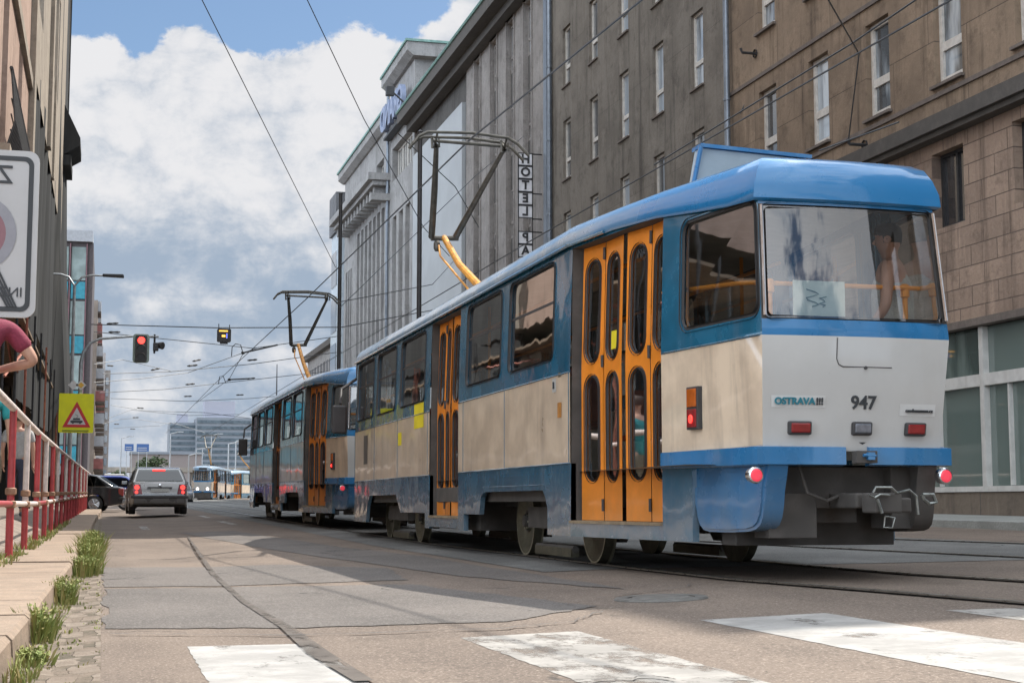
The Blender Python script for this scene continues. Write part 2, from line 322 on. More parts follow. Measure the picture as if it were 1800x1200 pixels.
# ------------------------------------------------------------------ ground
def lin(x, pts):
    if x <= pts[0][0]: return pts[0][1]
    for (a, b), (c, d) in zip(pts, pts[1:]):
        if x <= c: return b+(d-b)*(x-a)/(c-a)
    return pts[-1][1]
def gz(x, y): return .0075*max(0, min(y, 700)-20)+lin(x, [(1, 0), (4, .1), (14, .2)])
def sheet(name, xs, ys, dz, m, kind='structure', label=None):
    mb = MB(); mb.grid([[(x, y, gz(x, y)+dz) for x in xs] for y in ys])
    return tag(mb.build(name, m, smooth=30), kind=kind, label=label)
def asphalt(name, c1, c2, agg, rough=.85):
    m, n, p = pbsdf(name); co = n.new('ShaderNodeTexCoord').outputs['Object']
    c = n.mix(n.ramp(n.noise(co, .5, 5, .6), .35, .65), c1, c2)
    c = n.mix(n.ramp(n.noise(n.mapv(co, (1, .18, 1)), 2.2, 5, .65), .5, .72, 0, .35), c, tuple(x*.7 for x in c1))
    v = n.new('ShaderNodeTexVoronoi'); v.inputs['Scale'].default_value = 95; n.l.new(co, v.inputs[0])
    xs_ = n.new('ShaderNodeSeparateXYZ'); n.l.new(co, xs_.inputs[0]); tw = n.math('SINE', n.math('ADD', n.math('MULTIPLY', xs_.outputs[0], 4.6), n.math('MULTIPLY', n.noise(co, .4, 2), 2.5)))
    c = n.mix(n.math('MULTIPLY', n.ramp(tw, .1, 1, 0, .28), n.ramp(n.noise(co, 1.1, 5, .7), .3, .7)), c, tuple(x*.6 for x in c1)); c = n.mix(n.ramp(n.noise(n.mapv(co, (1, .7, 1), (3, 8, 1)), 1.7, 6, .7), .58, .66, 0, .30), c, tuple(x*.55 for x in c1))
    sp = n.ramp(n.noise(co, 75, 2, .6), .54, .68, 0, .75); c = n.mix(sp, c, agg)
    sp2 = n.ramp(n.noise(co, 45, 3, .7), .54, .64, 0, .65); c = n.mix(sp2, c, tuple(x*.45 for x in c1))
    cr = n.new('ShaderNodeTexVoronoi', feature='DISTANCE_TO_EDGE'); cr.inputs['Scale'].default_value = .35
    vv = n.new('ShaderNodeVectorMath', operation='ADD'); n.l.new(co, vv.inputs[0]); nn = n.new('ShaderNodeTexNoise'); n.l.new(co, nn.inputs[0]); nn.inputs['Scale'].default_value = 1.5; nn.inputs['Detail'].default_value = 6; n.l.new(nn.outputs[1], vv.inputs[1]); n.l.new(vv.outputs[0], cr.inputs[0])
    k = n.math('MULTIPLY', n.ramp(cr.outputs[0], .0, .006, 1, 0), n.ramp(n.noise(co, .8, 2), .5, .6)); c = n.mix(k, c, (.03, .028, .026))
    n.l.new(c, p.inputs['Base Color']); p.inputs['Roughness'].default_value = rough; p.inputs['Specular IOR Level'].default_value = .3
    b = n.new('ShaderNodeBump'); b.inputs['Strength'].default_value = .5; b.inputs['Distance'].default_value = .006
    n.l.new(n.noise(co, 110, 3, .7), b.inputs['Height']); n.l.new(b.outputs[0], p.inputs['Normal']); return m
M['asph'] = asphalt('asphalt_warm', (.125, .099, .080), (.172, .136, .108), (.34, .28, .23))
M['asphg'] = asphalt('asphalt_grey_patch', (.100, .090, .082), (.135, .120, .108), (.25, .235, .22))
M['asphd'] = asphalt('asphalt_track_bed', (.095, .095, .09), (.16, .158, .15), (.28, .28, .27))
M['tar'] = mat('tar_seam', (.10, .09, .08), .6, 0, .4, 9)
M['pave'] = mat('concrete_kerbstone', (.32, .24, .175), .85, 0, .25, 3, fine=40, bump_=.5, streak=(4, .6, (.16, .13, .10)), grime=(-.05, .13, (.12, .10, .08), .6))
M['cobble'] = facade_mat('worn_gutter_setts', (.23, .19, .155), (.28, .24, .195), (.13, .11, .085), .16, .34, .03, .4, (.08, .07, .05), 'XY', 1.0, 1.5)
M['soil'] = mat('dry_soil', (.16, .12, .085), .95, 0, .4, 6, fine=30, bump_=.6)
# gutter setts are laid in the XY plane
for n_ in M['cobble'].node_tree.nodes:
    if n_.bl_idname == 'ShaderNodeCombineXYZ':
        s_ = [q for q in M['cobble'].node_tree.nodes if q.bl_idname == 'ShaderNodeSeparateXYZ'][0]
        M['cobble'].node_tree.links.new(s_.outputs[0], n_.inputs[0]); M['cobble'].node_tree.links.new(s_.outputs[1], n_.inputs[1])
ysr = [-60, -20, 0, 4, 8, 12, 16, 20, 24, 30, 40, 60, 80, 110, 150, 200, 300, 400, 700, 3000]
mb = MB(); mb.grid([[(x, y, .0075*max(0, min(y, 700)-20)-.12) for x in (-3000, -300, -60, -.35, 0, 20, 60, 300, 3000)] for y in [-600]+ysr]); tag(mb.build('ground', M['soil']), kind='structure')
xs = [0, .5, 1, 1.5, 2, 2.5, 3, 3.5, 4, 5, 6, 8, 10, 12, 14.0]
mbr = MB(); mbr.grid([[(x, y, gz(x, y)) for x in xs] for y in ysr[:-3]]); tag(mbr.build('road', M['asph'], smooth=30), kind='structure')
sheet('track_bed', [3.45, 4, 5, 6, 8, 10, 10.6], [q for q in ysr if q > 8 and q < 300], .004, M['asphd'])
# patches in the asphalt, irregular outlines
def patch(name, pts, m, dz, wob=.05, n=14, kind='structure', label=None):
    P = []
    for i, (a, b) in enumerate(zip(pts, pts[1:]+pts[:1])):
        for k in range(n):
            t = k/n; x = a[0]+(b[0]-a[0])*t; y = a[1]+(b[1]-a[1])*t
            s_ = wob*math.sin(PI*min(1, t*8, (1-t)*8)/2) if k else 0
            P.append((x+random.uniform(-1, 1)*s_, y+random.uniform(-1, 1)*s_))
    mb = MB(); mb.face([(x, y, 0) for x, y in P])
    me = bpy.data.meshes.new(name); bm = bmesh.new(); vs = [bm.verts.new(v) for v in mb.v]; bm.faces.new(vs)
    bmesh.ops.triangulate(bm, faces=bm.faces)
    for x in (1, 4):
        bmesh.ops.bisect_plane(bm, geom=bm.verts[:]+bm.edges[:]+bm.faces[:], plane_co=(x, 0, 0), plane_no=(1, 0, 0))
    for y in (20, 24, 30):
        bmesh.ops.bisect_plane(bm, geom=bm.verts[:]+bm.edges[:]+bm.faces[:], plane_co=(0, y, 0), plane_no=(0, 1, 0))
    for v in bm.verts: v.co.z = gz(v.co.x, v.co.y)+dz
    bmesh.ops.recalc_face_normals(bm, faces=bm.faces)
    for f_ in bm.faces:
        if f_.normal.z < 0: f_.normal_flip()
    bm.to_mesh(me); bm.free(); me.materials.append(m); o = bpy.data.objects.new(name, me); C.objects.link(o)
    return tag(o, kind=kind, label=label)
patch('asphalt_patch', [(.03, 8.15), (1.2, 7.9), (2.0, 7.65), (2.7, 8.3), (2.2, 11.2), (1.1, 11.9), (.03, 11.9)], M['asphg'], .004, .03)
patch('asphalt_patch', [(.03, 12.15), (1.2, 12.1), (2.3, 11.8), (2.5, 13.8), (1.7, 15.6), (.03, 15.9)], M['asphg'], .004, .03)
patch('asphalt_patch', [(1.4, 29.6), (2.4, 29.6), (3.3, 16), (3.3, 9.5), (2.75, 12)], M['asphg'], .004, .03)
def worn(name, col, cut=.5, al=True):
    m, n, p = pbsdf(name); co = n.new('ShaderNodeTexCoord').outputs['Object']
    a = n.noise(n.mapv(co, (1, .45, 1)), 4.5, 8, .72); f = n.noise(co, 60, 3, .7)
    c = n.mix(n.ramp(n.noise(co, 3, 6, .7), .35, .6), col, tuple(x*.72 for x in col)); c = n.mix(n.ramp(f, .55, .68, 0, .4), c, tuple(x*.6 for x in col))
    n.l.new(c, p.inputs['Base Color']); p.inputs['Roughness'].default_value = .75; p.inputs['Specular IOR Level'].default_value = .3
    k = n.math('SUBTRACT', 1, n.ramp(n.math('ADD', a, n.math('MULTIPLY', f, .12)), cut+.04, cut+.20, 0, .92)); n.l.new(k, p.inputs['Alpha']); return m
# tar seam running down the lane
seam = [at(330, 950, Z=0), at(375, 1010, Z=0), at(430, 1060, Z=0), at(505, 1105, Z=0), at(560, 1150, Z=.0), at(640, 1200, Z=0)]
mb = MB(); rows = []
for i, p in enumerate(seam):
    ww = (.016+.006*i)*(1+.25*math.sin(i*2.1)); rows.append([(p.x-ww, p.y, gz(p.x, p.y)+.009), (p.x+ww, p.y, gz(p.x, p.y)+.009)])
mb.grid(rows); M['seam'] = worn('faded_tar_seam', (.105, .09, .077), .50); tag(mb.build('tar_seam', M['seam']), kind='structure')
for pts in [[(900, 1105), (1000, 1100), (1058, 1084)], [(190, 1106), (500, 1107), (900, 1106)], [(1010, 1005), (1150, 1025), (1260, 1040), (1500, 1075), (1800, 1122)], [(890, 1045), (960, 1060), (1050, 1084)], [(1045, 1062), (1210, 1048), (1215, 1045)], [(975, 1195), (1150, 1192), (1185, 1197)]]:
    P = [at(x, y, Z=.03) for x, y in pts]; Q = []
    for a, b in zip(P, P[1:]):
        for k in range(12): Q.append(a.lerp(b, k/12)+Vector((random.uniform(-.012, .012), random.uniform(-.03, .03), 0)))
    Q.append(P[-1])
    mb = MB(); mb.grid([[(p.x, p.y-wd, gz(p.x, p.y)+.011), (p.x, p.y+wd, gz(p.x, p.y)+.011)] for p in Q for wd in [random.uniform(.003, .016)]]); tag(mb.build('road_crack', M['tar']), kind='structure')
# crosswalk, worn paint
M['mark'] = worn('worn_white_road_paint', (.33, .315, .29), .50); M['markb'] = worn('fresh_white_road_paint', (.36, .35, .33), .585)
stripes = [(.38, .93, 7.05, 3.2, 'markb'), (1.6, 2.16, 6.95, 3.2, 'mark'), (2.85, 3.52, 7.15, 3.0, 'markb'), (4.08, 4.66, 6.95, 3.0, 'mark')]
for i, (a, b, y0, y1, mm) in enumerate(stripes):
    o = patch('crosswalk_stripe', [(a, y1), (b, y1), (b, y0), (a, y0)], M[mm], .002, .006, 44)
for p0, p1 in [((.8, 33), (.98, 36)), ((2.75, 34.5), (2.9, 39)), ((2.8, 44), (2.95, 48))]:
    patch('lane_marking', [p0, (p1[0], p0[1]), p1, (p0[0], p1[1])], M['mark'], .003, .01, 6)
# rails
M['rail'] = mat('rail_steel', (.30, .28, .25), .3, .8, .3, 9); M['groove'] = mat('rail_groove', (.03, .03, .028), .8, 0, .3)
def railpath(pts): 
    out_ = []
    for a, b in zip(pts, pts[1:]):
        for k in range(6): out_.append((a[0]+(b[0]-a[0])*k/6, a[1]+(b[1]-a[1])*k/6))
    return out_+[pts[-1]]
def rail(name, pts, label, grp):
    t = railpath(pts)
    g = MB(); g.grid([[(x-.06, y, gz(x, y)+.010), (x+.11, y, gz(x, y)+.010)] for x, y in t])
    r_ = MB(); r_.grid([[(x-.05, y, gz(x, y)+.009), (x-.05, y, gz(x, y)+.018), (x+.012, y, gz(x, y)+.018), (x+.012, y, gz(x, y)+.009)] for x, y in t])
    e = empty(name, (t[0][0], t[0][1], 0)); tag(e, kind='structure'); e.location = (0, 0, 0)
    r_.build('rail_head', M['rail'], e); g.build('rail_groove', M['groove'], e)
T1 = [(4.15, 160), (4.15, 60), (4.15, 20), (4.17, 12), (4.22, 10), (4.47, 8.5), (4.68, 7.1), (5.3, 4.5), (6.3, 2)]
rail('rail', T1, '', ''); rail('rail', [(x+1.44, y+.1) for x, y in T1], '', '')
T2 = [(7.2, 160), (7.2, 60), (7.2, 30), (7.35, 22), (7.7, 16), (8.04, 12.3), (8.7, 8), (10, 3)]
rail('rail', T2, '', ''); rail('rail', [(9.0, 160), (9.0, 40), (9.3, 26), (9.77, 20.3), (10.3, 15.8), (11, 11), (12, 6)], '', '')
# manhole
mh = MB(); p = at(1162, 1050, Z=.08); mh.lathe((p.x, p.y, gz(p.x, p.y)+.006), (0, 0, 1), [(0, .012), (.17, .012), (.18, .004), (.2, .004), (.2, .01), (.27, .01), (.28, 0)], 28)
mh.v = [(v[0], v[1], v[2]+gz(v[0], v[1])-gz(p.x, p.y)-.004) for v in mh.v]; tag(mh.build('manhole_cover', mat('worn_iron_cover', (.17, .165, .15), .6, .2, .4, 14, fine=40)), 'round pale manhole cover in the shaded road beside the tram rail', 'manhole cover')
# left kerb, strip, pavement
def kx(y): return lin(y, [(0, -.36), (5, -.34), (8, -.30), (15, -.23), (40, -.15), (75, .05), (130, .2)])
ky = [-10, 0, 2, 4, 5.2, 6.3, 7.4, 8.5, 9.6, 10.7, 12, 14, 16, 20, 25, 30, 40, 50, 60, 75]
cm_ = NT(M['cobble'].node_tree); pb_ = M['cobble'].node_tree.nodes['Principled BSDF']; src = pb_.inputs['Base Color'].links[0].from_socket; cc_ = cm_.new('ShaderNodeTexCoord').outputs['Object']
cm_.l.new(cm_.mix(cm_.ramp(cm_.noise(cc_, 3.5, 7, .75), .42, .60, 0, .9), src, (.175, .14, .11)), pb_.inputs['Base Color'])
for q_ in M['cobble'].node_tree.nodes:
    if q_.bl_idname == 'ShaderNodeTexBrick':
        v_ = cm_.new('ShaderNodeVectorMath', operation='ADD'); l_ = q_.inputs[0].links[0].from_socket; n_ = cm_.new('ShaderNodeTexNoise'); n_.inputs['Scale'].default_value = 5; cm_.l.new(cc_, n_.inputs[0])
        k_ = cm_.new('ShaderNodeVectorMath', operation='SCALE'); cm_.l.new(n_.outputs[1], k_.inputs[0]); k_.inputs['Scale'].default_value = .09; cm_.l.new(l_, v_.inputs[0]); cm_.l.new(k_.outputs[0], v_.inputs[1]); cm_.l.new(v_.outputs[0], q_.inputs[0])
gm = MB(); gm.grid([[(kx(y)-.02, y, gz(0, y)+.004), ((kx(y))/2, y, gz(0, y)-.012), (.01, y, gz(0, y)+.002)] for y in ky]); tag(gm.build('gutter', M['cobble']), kind='structure')
kb = MB()
for i, (a, b) in enumerate(zip(ky, ky[1:])):
    a2, b2 = a+.008, b-.008; dx = random.uniform(-.01, .01); dz = random.uniform(-.006, .008); hw = .62
    q = []
    for y in (a2, b2): q.append([(kx(y)+dx-hw, y, gz(0, y)-.1), (kx(y)+dx-hw, y, gz(0, y)+.13+dz), (kx(y)+dx-.02, y, gz(0, y)+.13+dz), (kx(y)+dx, y, gz(0, y)+.11+dz), (kx(y)+dx+.012, y, gz(0, y)-.05)])
    kb.grid(q); kb.face(q[0]); kb.face(q[1][::-1])
tag(kb.build('kerb', M['pave']), kind='structure')
M['sidewalk'] = mat('dusty_sidewalk', (.27, .22, .18), .9, 0, .3, 3, fine=30, bump_=.4)
sw = MB(); sw.grid([[(-.93, y, gz(0, y)+.02), (-.98, y, gz(0, y)+.17), (-1.12, y, gz(0, y)+.20), (-1.5, y, gz(0, y)+.36), (-6.5, y, gz(0, y)+.38)] for y in [-20, 0]+ky[2:]+[110]]); tag(sw.build('sidewalk', M['sidewalk']), kind='structure')
st = MB(); st.grid([[(kx(y)-.60, y, gz(0, y)+.125), (kx(y)-.72, y, gz(0, y)+.14), (-1.02, y, gz(0, y)+.17)] for y in ky[1:]]); tag(st.build('soil_strip', M['soil']), kind='structure')
# right kerb and pavement
rs = MB(); rs.grid([[(14, y, gz(14, y)-.02), (14.0, y, gz(14, y)+.12), (14.12, y, gz(14, y)+.13), (17.05, y, gz(14, y)+.15)] for y in [-60, -8, 8, 16, 24, 40, 60, 90, 150, 300]]); tag(rs.build('pavement', mat('grey_pavement', (.30, .31, .29), .85, 0, .25, 2, fine=25)), kind='structure')
# junction floor far ahead is bright: wide side streets
sheet('cross_street', [-60, -20, -6.6, 0], [76, 90, 104, 118], .001, M['asphd']) if False else None
# ------------------------------------------------------------------ tram (four-axle car; local: x right, y forward, z up, rear at y = 0)
TL = 16.6
def hw(y): return lin(y, [(0, .69), (3.15, 1.07), (14.6, 1.07), (16.25, .8), (TL, .69)])
def endw(y): return max(0, 1-y/1.4) if y < TL/2 else max(0, 1-(TL-y)/1.4)
def lean(z): return .11*(z-1.64)/.92 if z > 1.64 else .10*min(1, (1.64-z)/.74)
def insx(z): return .035*(z-1.64)/.92 if z > 1.64 else .035*min(1, (1.64-z)/.74)
def SW(side):
    def fn(y, z, d=0):
        e = endw(y); sg = 1 if y < TL/2 else -1
        tum = .03*max(0, (z-1.8))/.9
        return (side*(hw(y)-e*insx(z)-tum*(1-e)-d), y+sg*e*lean(z), z)
    return fn
def SE(front):
    def fn(x, z, d=0):
        hx = .69-insx(z); yy = -.04*(1-(x/.69)**2)+lean(z)+d
        return (x/.69*hx, (TL-yy) if front else yy, z)
    return fn
def fn_off(fn, o):
    return lambda u, v, d=0: fn(u, v, d+o)
def strip(mb, fn, u0, u1, v0, v1, mi=0, n=4, m=2):
    mb.grid([[fn(u0+(u1-u0)*i/n, v0+(v1-v0)*j/m, 0) for i in range(n+1)] for j in range(m+1)], mi)
WIN = [(3.56, 5.18), (5.43, 7.0), (9.18, 10.87), (11.16, 12.69), (12.94, 14.45)]
DOORS = [(1.44, 3.11), (7.34, 8.9), (14.75, 16.1)]
def body_outline(inset_side, inset_end, n=6):
    pts = []
    def P(x, y):
        w_ = min(1, max(0, 1-y/1.2)) if y < TL/2 else min(1, max(0, 1-(TL-y)/1.2))
        return x, y
    ysamp = [0.0, .35, .8, 1.44, 2.2, 3.15, 5, 8, 11, 14.6, 15.3, 15.9, 16.3, TL]
    L = []
    for y in ysamp:
        k = (y-TL/2)/(TL/2); yy = TL/2+(TL/2-inset_end)*k
        w_ = max(0, 1-y/1.0) if y < TL/2 else max(0, 1-(TL-y)/1.0)
        L.append((hw(y)-inset_side, yy))
    rear = []
    for i in range(1, 6):
        t = i/6; rear.append(((hw(0)-inset_side)*(1-2*t), -.045*(1-(1-2*t)**2)+inset_end))
    front = [(-x, TL-y) for x, y in rear]
    loop = [(-x, y) for x, y in L[::-1]]        # left side going to the rear
    loop += [(-x, y) for x, y in rear]           # rear from left to right
    loop += L
    loop += [(-x, y) for x, y in front]
    return loop
def make_tram(loc, label, number=None, front_lights=False, group=None, roofbox=False):
    T = empty('tram', loc, label, 'tram', group)
    B, S_, Cm, W_, U_ = 0, 1, 2, 3, 4
    mats = [M['blue'], M['blueside'], M['cream'], M['white'], M['under']]
    b = MB()
    for side in (-1, 1):
        fn = SW(side)
        doors = DOORS if side < 0 else []
        wins = list(WIN) if side < 0 else WIN+[(1.5, 3.2), (7.3, 8.9), (14.75, 16.0)]
        wins = sorted(wins)
        # end quarters with window
        for y0, y1, hole in [(0, 1.44, (.018, 1.13, 1.775, 2.59, .10)), (16.1, TL, (16.2, 16.5, 1.9, 2.5, .08))]:
            strip(b, fn, y0, y1, .90, 1.64, Cm); strip(b, fn, y0, y1, 1.64, 1.70, S_)
            panel_hole(b, fn, y0, y1, 1.70, 2.60, hole, .04, S_)
            strip(b, fn, y0, y1, 2.60, 2.76, S_)
        spans = []; y = 1.44
        segs = sorted([(a, c, 'd') for a, c in doors]+[(a, c, 'w') for a, c in wins if not any(d[0] < (a+c)/2 < d[1] for d in doors)])
        for a, c, k in segs:
            if a > y+.001:
                strip(b, fn, y, a, 1.64, 2.76, S_); strip(b, fn, y, a, .87, 1.64, Cm)
            if k == 'w':
                panel_hole(b, fn, a, c, 1.64, 2.74, (a+.03, c-.03, 1.79, 2.67, .10), .05, S_); strip(b, fn, a, c, 2.74, 2.76, S_); strip(b, fn, a, c, .87, 1.64, Cm, 6)
            else:
                strip(b, fn, a, c, 2.70, 2.76, S_)
                # recess jambs
                for yy in (a, c): b.face([fn(yy, .26, 0), fn(yy, 2.7, 0), fn(yy, 2.7, .13), fn(yy, .26, .13)], U_)
                b.face([fn(a, 2.7, 0), fn(c, 2.7, 0), fn(c, 2.7, .13), fn(a, 2.7, .13)], U_)
            y = c
        if y < 16.1: strip(b, fn, y, 16.1, 1.64, 2.76, S_); strip(b, fn, y, 16.1, .87, 1.64, Cm)
        # skirt
        def poly(pts): b.prism(pts, fn, 0, .05, S_)
        poly([(.98, .26), (1.44, .26), (1.44, .80), (.98, .80)])
        if side < 0:
            poly([(3.11, .26), (3.79, .26), (3.79, .50), (3.87, .60), (3.95, .65), (4.05, .87), (3.11, .87)])
        else:
            poly([(1.44, .26), (3.79, .26), (3.79, .50), (3.87, .60), (3.95, .65), (4.05, .87), (1.44, .87)])
        poly([(3.95, .65), (6.12, .65), (6.28, .60), (6.34, .87), (4.05, .87)])
        poly([(6.28, .60), (6.34, .42), (7.05, .42), (7.05, .87), (6.34, .87)])
        poly([(7.05, .24), (7.34, .24), (7.34, .87), (7.05, .87)]); 
        if side > 0: poly([(7.34, .3), (8.9, .3), (8.9, .87), (7.34, .87)])
        poly([(8.9, .24), (9.15, .24), (9.15, .87), (8.9, .87)])
        poly([(9.15, .42), (10.75, .42), (11.1, .65), (11.1, .87), (9.15, .87)])
        poly([(11.1, .65), (13.2, .65), (13.35, .87), (11.1, .87)])
        poly([(13.2, .65), (13.4, .5), (13.5, .26), (14.75, .26), (14.75, .87), (13.35, .87)])
        if side > 0: poly([(14.75, .3), (16.1, .3), (16.1, .87), (14.75, .87)])
        poly([(16.1, .3), (16.5, .4), (16.55, .87), (16.1, .87)])
        strip(b, fn, .0, 1.44, .78, .90, S_)
        # rear corner pod under the bumper: rounded lower corner
        pod = [(.035, .62), (.05, .52), (.075, .44), (.11, .39), (.17, .36), (.26, .345), (.5, .335), (.80, .335), (.88, .345), (.94, .38), (1.0, .48), (1.05, .62), (1.08, .80), (-.02, .80), (.01, .7)]
        b.prism(pod, fn_off(fn, .035), 0, .14, B if side < 0 else U_)
        b.prism([(y_*.94+.03, z_+.02) for y_, z_ in pod if z_ < .79]+[(1.05, .79), (.01, .79)], fn_off(fn, .022), 0, .02, B if side < 0 else U_)
    # ends
    for front in (False, True):
        fe = SE(front)
        strip(b, fe, -.69, .69, .88, 1.64, W_, 8); strip(b, fe, -.69, .69, 1.64, 1.75, B, 8)
        strip(b, fe, -.69, .69, 2.54, 2.60, B, 8)
        for x in (-.69, .655): strip(b, fe, x, x+.035, 1.75, 2.54, U_)
        if front:
            strip(b, fe, -.69, .69, .3, .88, U_, 8)
    b.build('body', mats, T, smooth=35)
    # roof: stacked inset outlines
    r = MB(); lay = [(0, .0, 2.56, 2.72, 0), (-.012, -.03, 2.575, 2.735, 0), (-.004, -.025, 2.66, 2.80, 0), (.03, 0, 2.76, 2.86, 0), (.07, .04, 2.84, 2.905, 0), (.13, .12, 2.885, 2.94, 0), (.25, .35, 2.92, 2.975, 0), (.45, .8, 2.96, 3.01, 0), (.66, 1.6, 2.99, 3.03, 0)]
    rows = []
    for a, e, zr, zs, _ in lay:
        row = []
        for (x, y) in body_outline(min(a, .64), e+.105):
            d = min(y, TL-y); k = max(0, min(1, 1-d/2.2)); k = k*k*(3-2*k)
            row.append((x, y, zs+(zr-zs)*k+.00))
        rows.append(row)
    r.grid(rows, 0, True); r.face(rows[-1], 0)
    ro = r.build('roof', M['roofsheen'], T, smooth=60)
    sm_ = MB()
    for side in (-1, 1):
        fn = SW(side)
        for y in (3.14, 5.3, 7.1, 9.02, 11.0, 12.82, 14.6): sm_.tube([fn(y, z, -.001) for z in (.88, 1.2, 1.64)], .0035, 4)
        for y0_, y1_ in ((0.02, 1.43), (3.12, 7.33), (8.91, 14.7)):
            k_ = 14; sm_.tube([fn(y0_+(y1_-y0_)*i/k_, 1.643, -.004) for i in range(k_+1)], .007, 4); sm_.tube([fn(y0_+(y1_-y0_)*i/k_, .872, -.004) for i in range(k_+1)], .006, 4) if y0_ > 1 else None
        for i in range(30):
            y = 3.2+i*.13
            if side < 0: sm_.lathe(fn(y, .80, -.001), (side, 0, 0), [(.007, 0), (0, .004)], 5); sm_.lathe(fn(9+y-3.2, .80, -.001), (side, 0, 0), [(.007, 0), (0, .004)], 5)
        sm_.tube([fn(y, .70, -.001) for y in (3.9, 5, 6.2)], .003, 4)
    sm_.build('panel_seams', M['blueside'], T)
    # gutter rail along the side, hatches
    g = MB()
    for side in (-1, 1):
        g.tube([(side*(hw(y)+.012), y, 2.725) for y in (2.4, 3.15, 6, 10, 14.6)], .014, 6)
    g.build('rain_gutter', M['blueside'], ro)
    for y0_, y1_ in ((4.2, 5.6), (14.2, 15.0)): g = MB(); g.box(-.3, .3, y0_, y1_, 3.0, 3.11); g.build('roof_hatch', M['steel'], ro, bevel=.02)
    for yy in (3.0, 9.6): g = MB(); g.tube([(-.98, yy, 2.84), (-.94, yy+.05, 2.91), (-.9, yy+.3, 2.93), (-.93, yy+.35, 2.87)], .014, 6); g.build('roof_hook', M['dark'], ro)
    if roofbox:
        g = MB(); x0, x1 = 4.655-4.87, 5.58-4.87
        P = lambda x, z, y: (x, y, z)
        g.prism([(x0-.08, 3.0), (x1+.02, 3.0), (x1+.02, 3.38), (x0, 3.42)], P, 2.2, 2.34)
        g.build('roof_equipment_box', mat('grey_roof_box', (.35, .42, .46), .4, 0, .15, 3), ro)
        g = MB(); g.prism([(x0-.01, 3.425), (x1+.05, 3.385), (x1+.05, 3.415), (x0-.01, 3.455)], P, 2.17, 2.38)
        g.tube([(x0-.10, 2.19, 3.0), (x0-.015, 2.17, 3.42)], .02, 6); g.build('roof_box_rim', M['blue'], ro)
    # windows
    for side in (-1, 1):
        fn = SW(side)
        for a, c in (WIN if side < 0 else WIN+[(1.5, 3.2), (7.3, 8.9), (14.75, 16.0)]):
            m1 = MB(); hole = (a+.03, c-.03, 1.79, 2.67, .10); ring(m1, fn, (a+.045, c-.045, 1.805, 2.655, .09), .022, .012, -.012)
            m1.box(*sorted([side*(hw((a+c)/2)-.035), side*(hw((a+c)/2)-.05)]), a+.04, c-.04, 2.30, 2.325)
            fr = m1.build('window', M['rubber'], T)
            m2 = MB(); m2.face([fn(u, v, .02) for u, v in rrect(*hole)]); m2.build('pane', M['tglass'], fr)
        m1 = MB(); hole = (.018, 1.13, 1.775, 2.59, .10); ring(m1, fn, (.045, 1.10, 1.80, 2.565, .08), .04, .012, -.010); fr = m1.build('window', M['rubber'], T)
        m2 = MB(); m2.face([fn(u, v, .02) for u, v in rrect(*hole)]); m2.build('pane', M['tglass'], fr)
    for front in (False, True):
        fe = SE(front); m1 = MB(); ring(m1, fe, (-.645, .645, 1.775, 2.52, .03), .03, .02, -.012)
        fr = m1.build('windscreen' if front else 'rear_window', M['rubber'], T)
        m2 = MB(); m2.grid([[fe(-.65+1.3*i/10, 1.76+.77*j/4, .012) for i in range(11)] for j in range(5)]); m2.build('pane', M['rglass'], fr, smooth=60)
        m3 = MB()
        for x in (-.675, .675):
            m3 = MB(); m3.tube([Vector(fe(x, 1.77+.76*j/4, -.016)) for j in range(5)], .013, 6); m3.build('chrome_strip', M['chrome'], fr)
    # doors
    for di, (a, c) in enumerate(DOORS):
        fn = SW(-1); D = MB()
        for v0, v1 in [(.26, .37)]: strip(D, fn, a, c, v0, v1, 0)
        D.prism([(a, .37), (c, .37), (c, .392), (a, .392)], fn, -.015, .14, 1)
        dr = D.build('door', [M['blueside'], mat('worn_step_edge', (.38, .30, .20), .6, .3, .3, 9)], T)
        wd = (c-a-.10)/4
        bk = MB(); strip(bk, fn_off(fn, .135), a, a+.03, .39, 2.7); strip(bk, fn_off(fn, .135), (a+c)/2-.03, (a+c)/2+.03, .39, 2.7); bk.build('door_seal', M['rubber'], dr)
        for k in range(4):
            ya = a+.02+k*wd+(.06 if k > 1 else 0); yb = ya+wd
            off0, off1 = (.09, .115) if k % 2 == 0 else (.115, .09)
            if k > 1: off0, off1 = ((.09, .115) if k == 2 else (.115, .09))
            def lf(u, v, d=0, ya=ya, yb=yb, off0=off0, off1=off1):
                t = (u-ya)/(yb-ya); return fn(u, v, off0+(off1-off0)*t+d)
            L = MB(); r_ = (wd-.12)/2*.98
            panel_hole(L, lf, ya+.006, yb-.006, 1.65, 2.695, (ya+.07, yb-.07, 1.70, 2.58, r_), .03, 0)
            panel_hole(L, lf, ya+.006, yb-.006, .60, 1.65, (ya+.07, yb-.07, .71, 1.60, r_), .03, 0)
            strip(L, lf, ya+.006, yb-.006, .395, .60, 0)
            for h in [(ya+.085, yb-.085, 1.715, 2.565, r_), (ya+.085, yb-.085, .725, 1.585, r_)]: ring(L, lf, h, .025, .01, -.01, 1)
            if k in (0, 2):
                for hz in (.47, 1.65, 2.55): L.tube([lf(yb, hz, -.012), lf(yb, hz+.10, -.012)], .013, 6, 1)
            L.build('door_leaf', [M['orange'], M['rubber']], dr)
            G = MB()
            for h in [(ya+.065, yb-.065, 1.69, 2.59, r_), (ya+.065, yb-.065, .70, 1.61, r_)]: G.face([lf(u, v, .015) for u, v in rrect(*h)])
            G.build('door_pane', M['tglass'], dr)
    # bumper rail round the rear and sides of the end
    bm_ = MB()
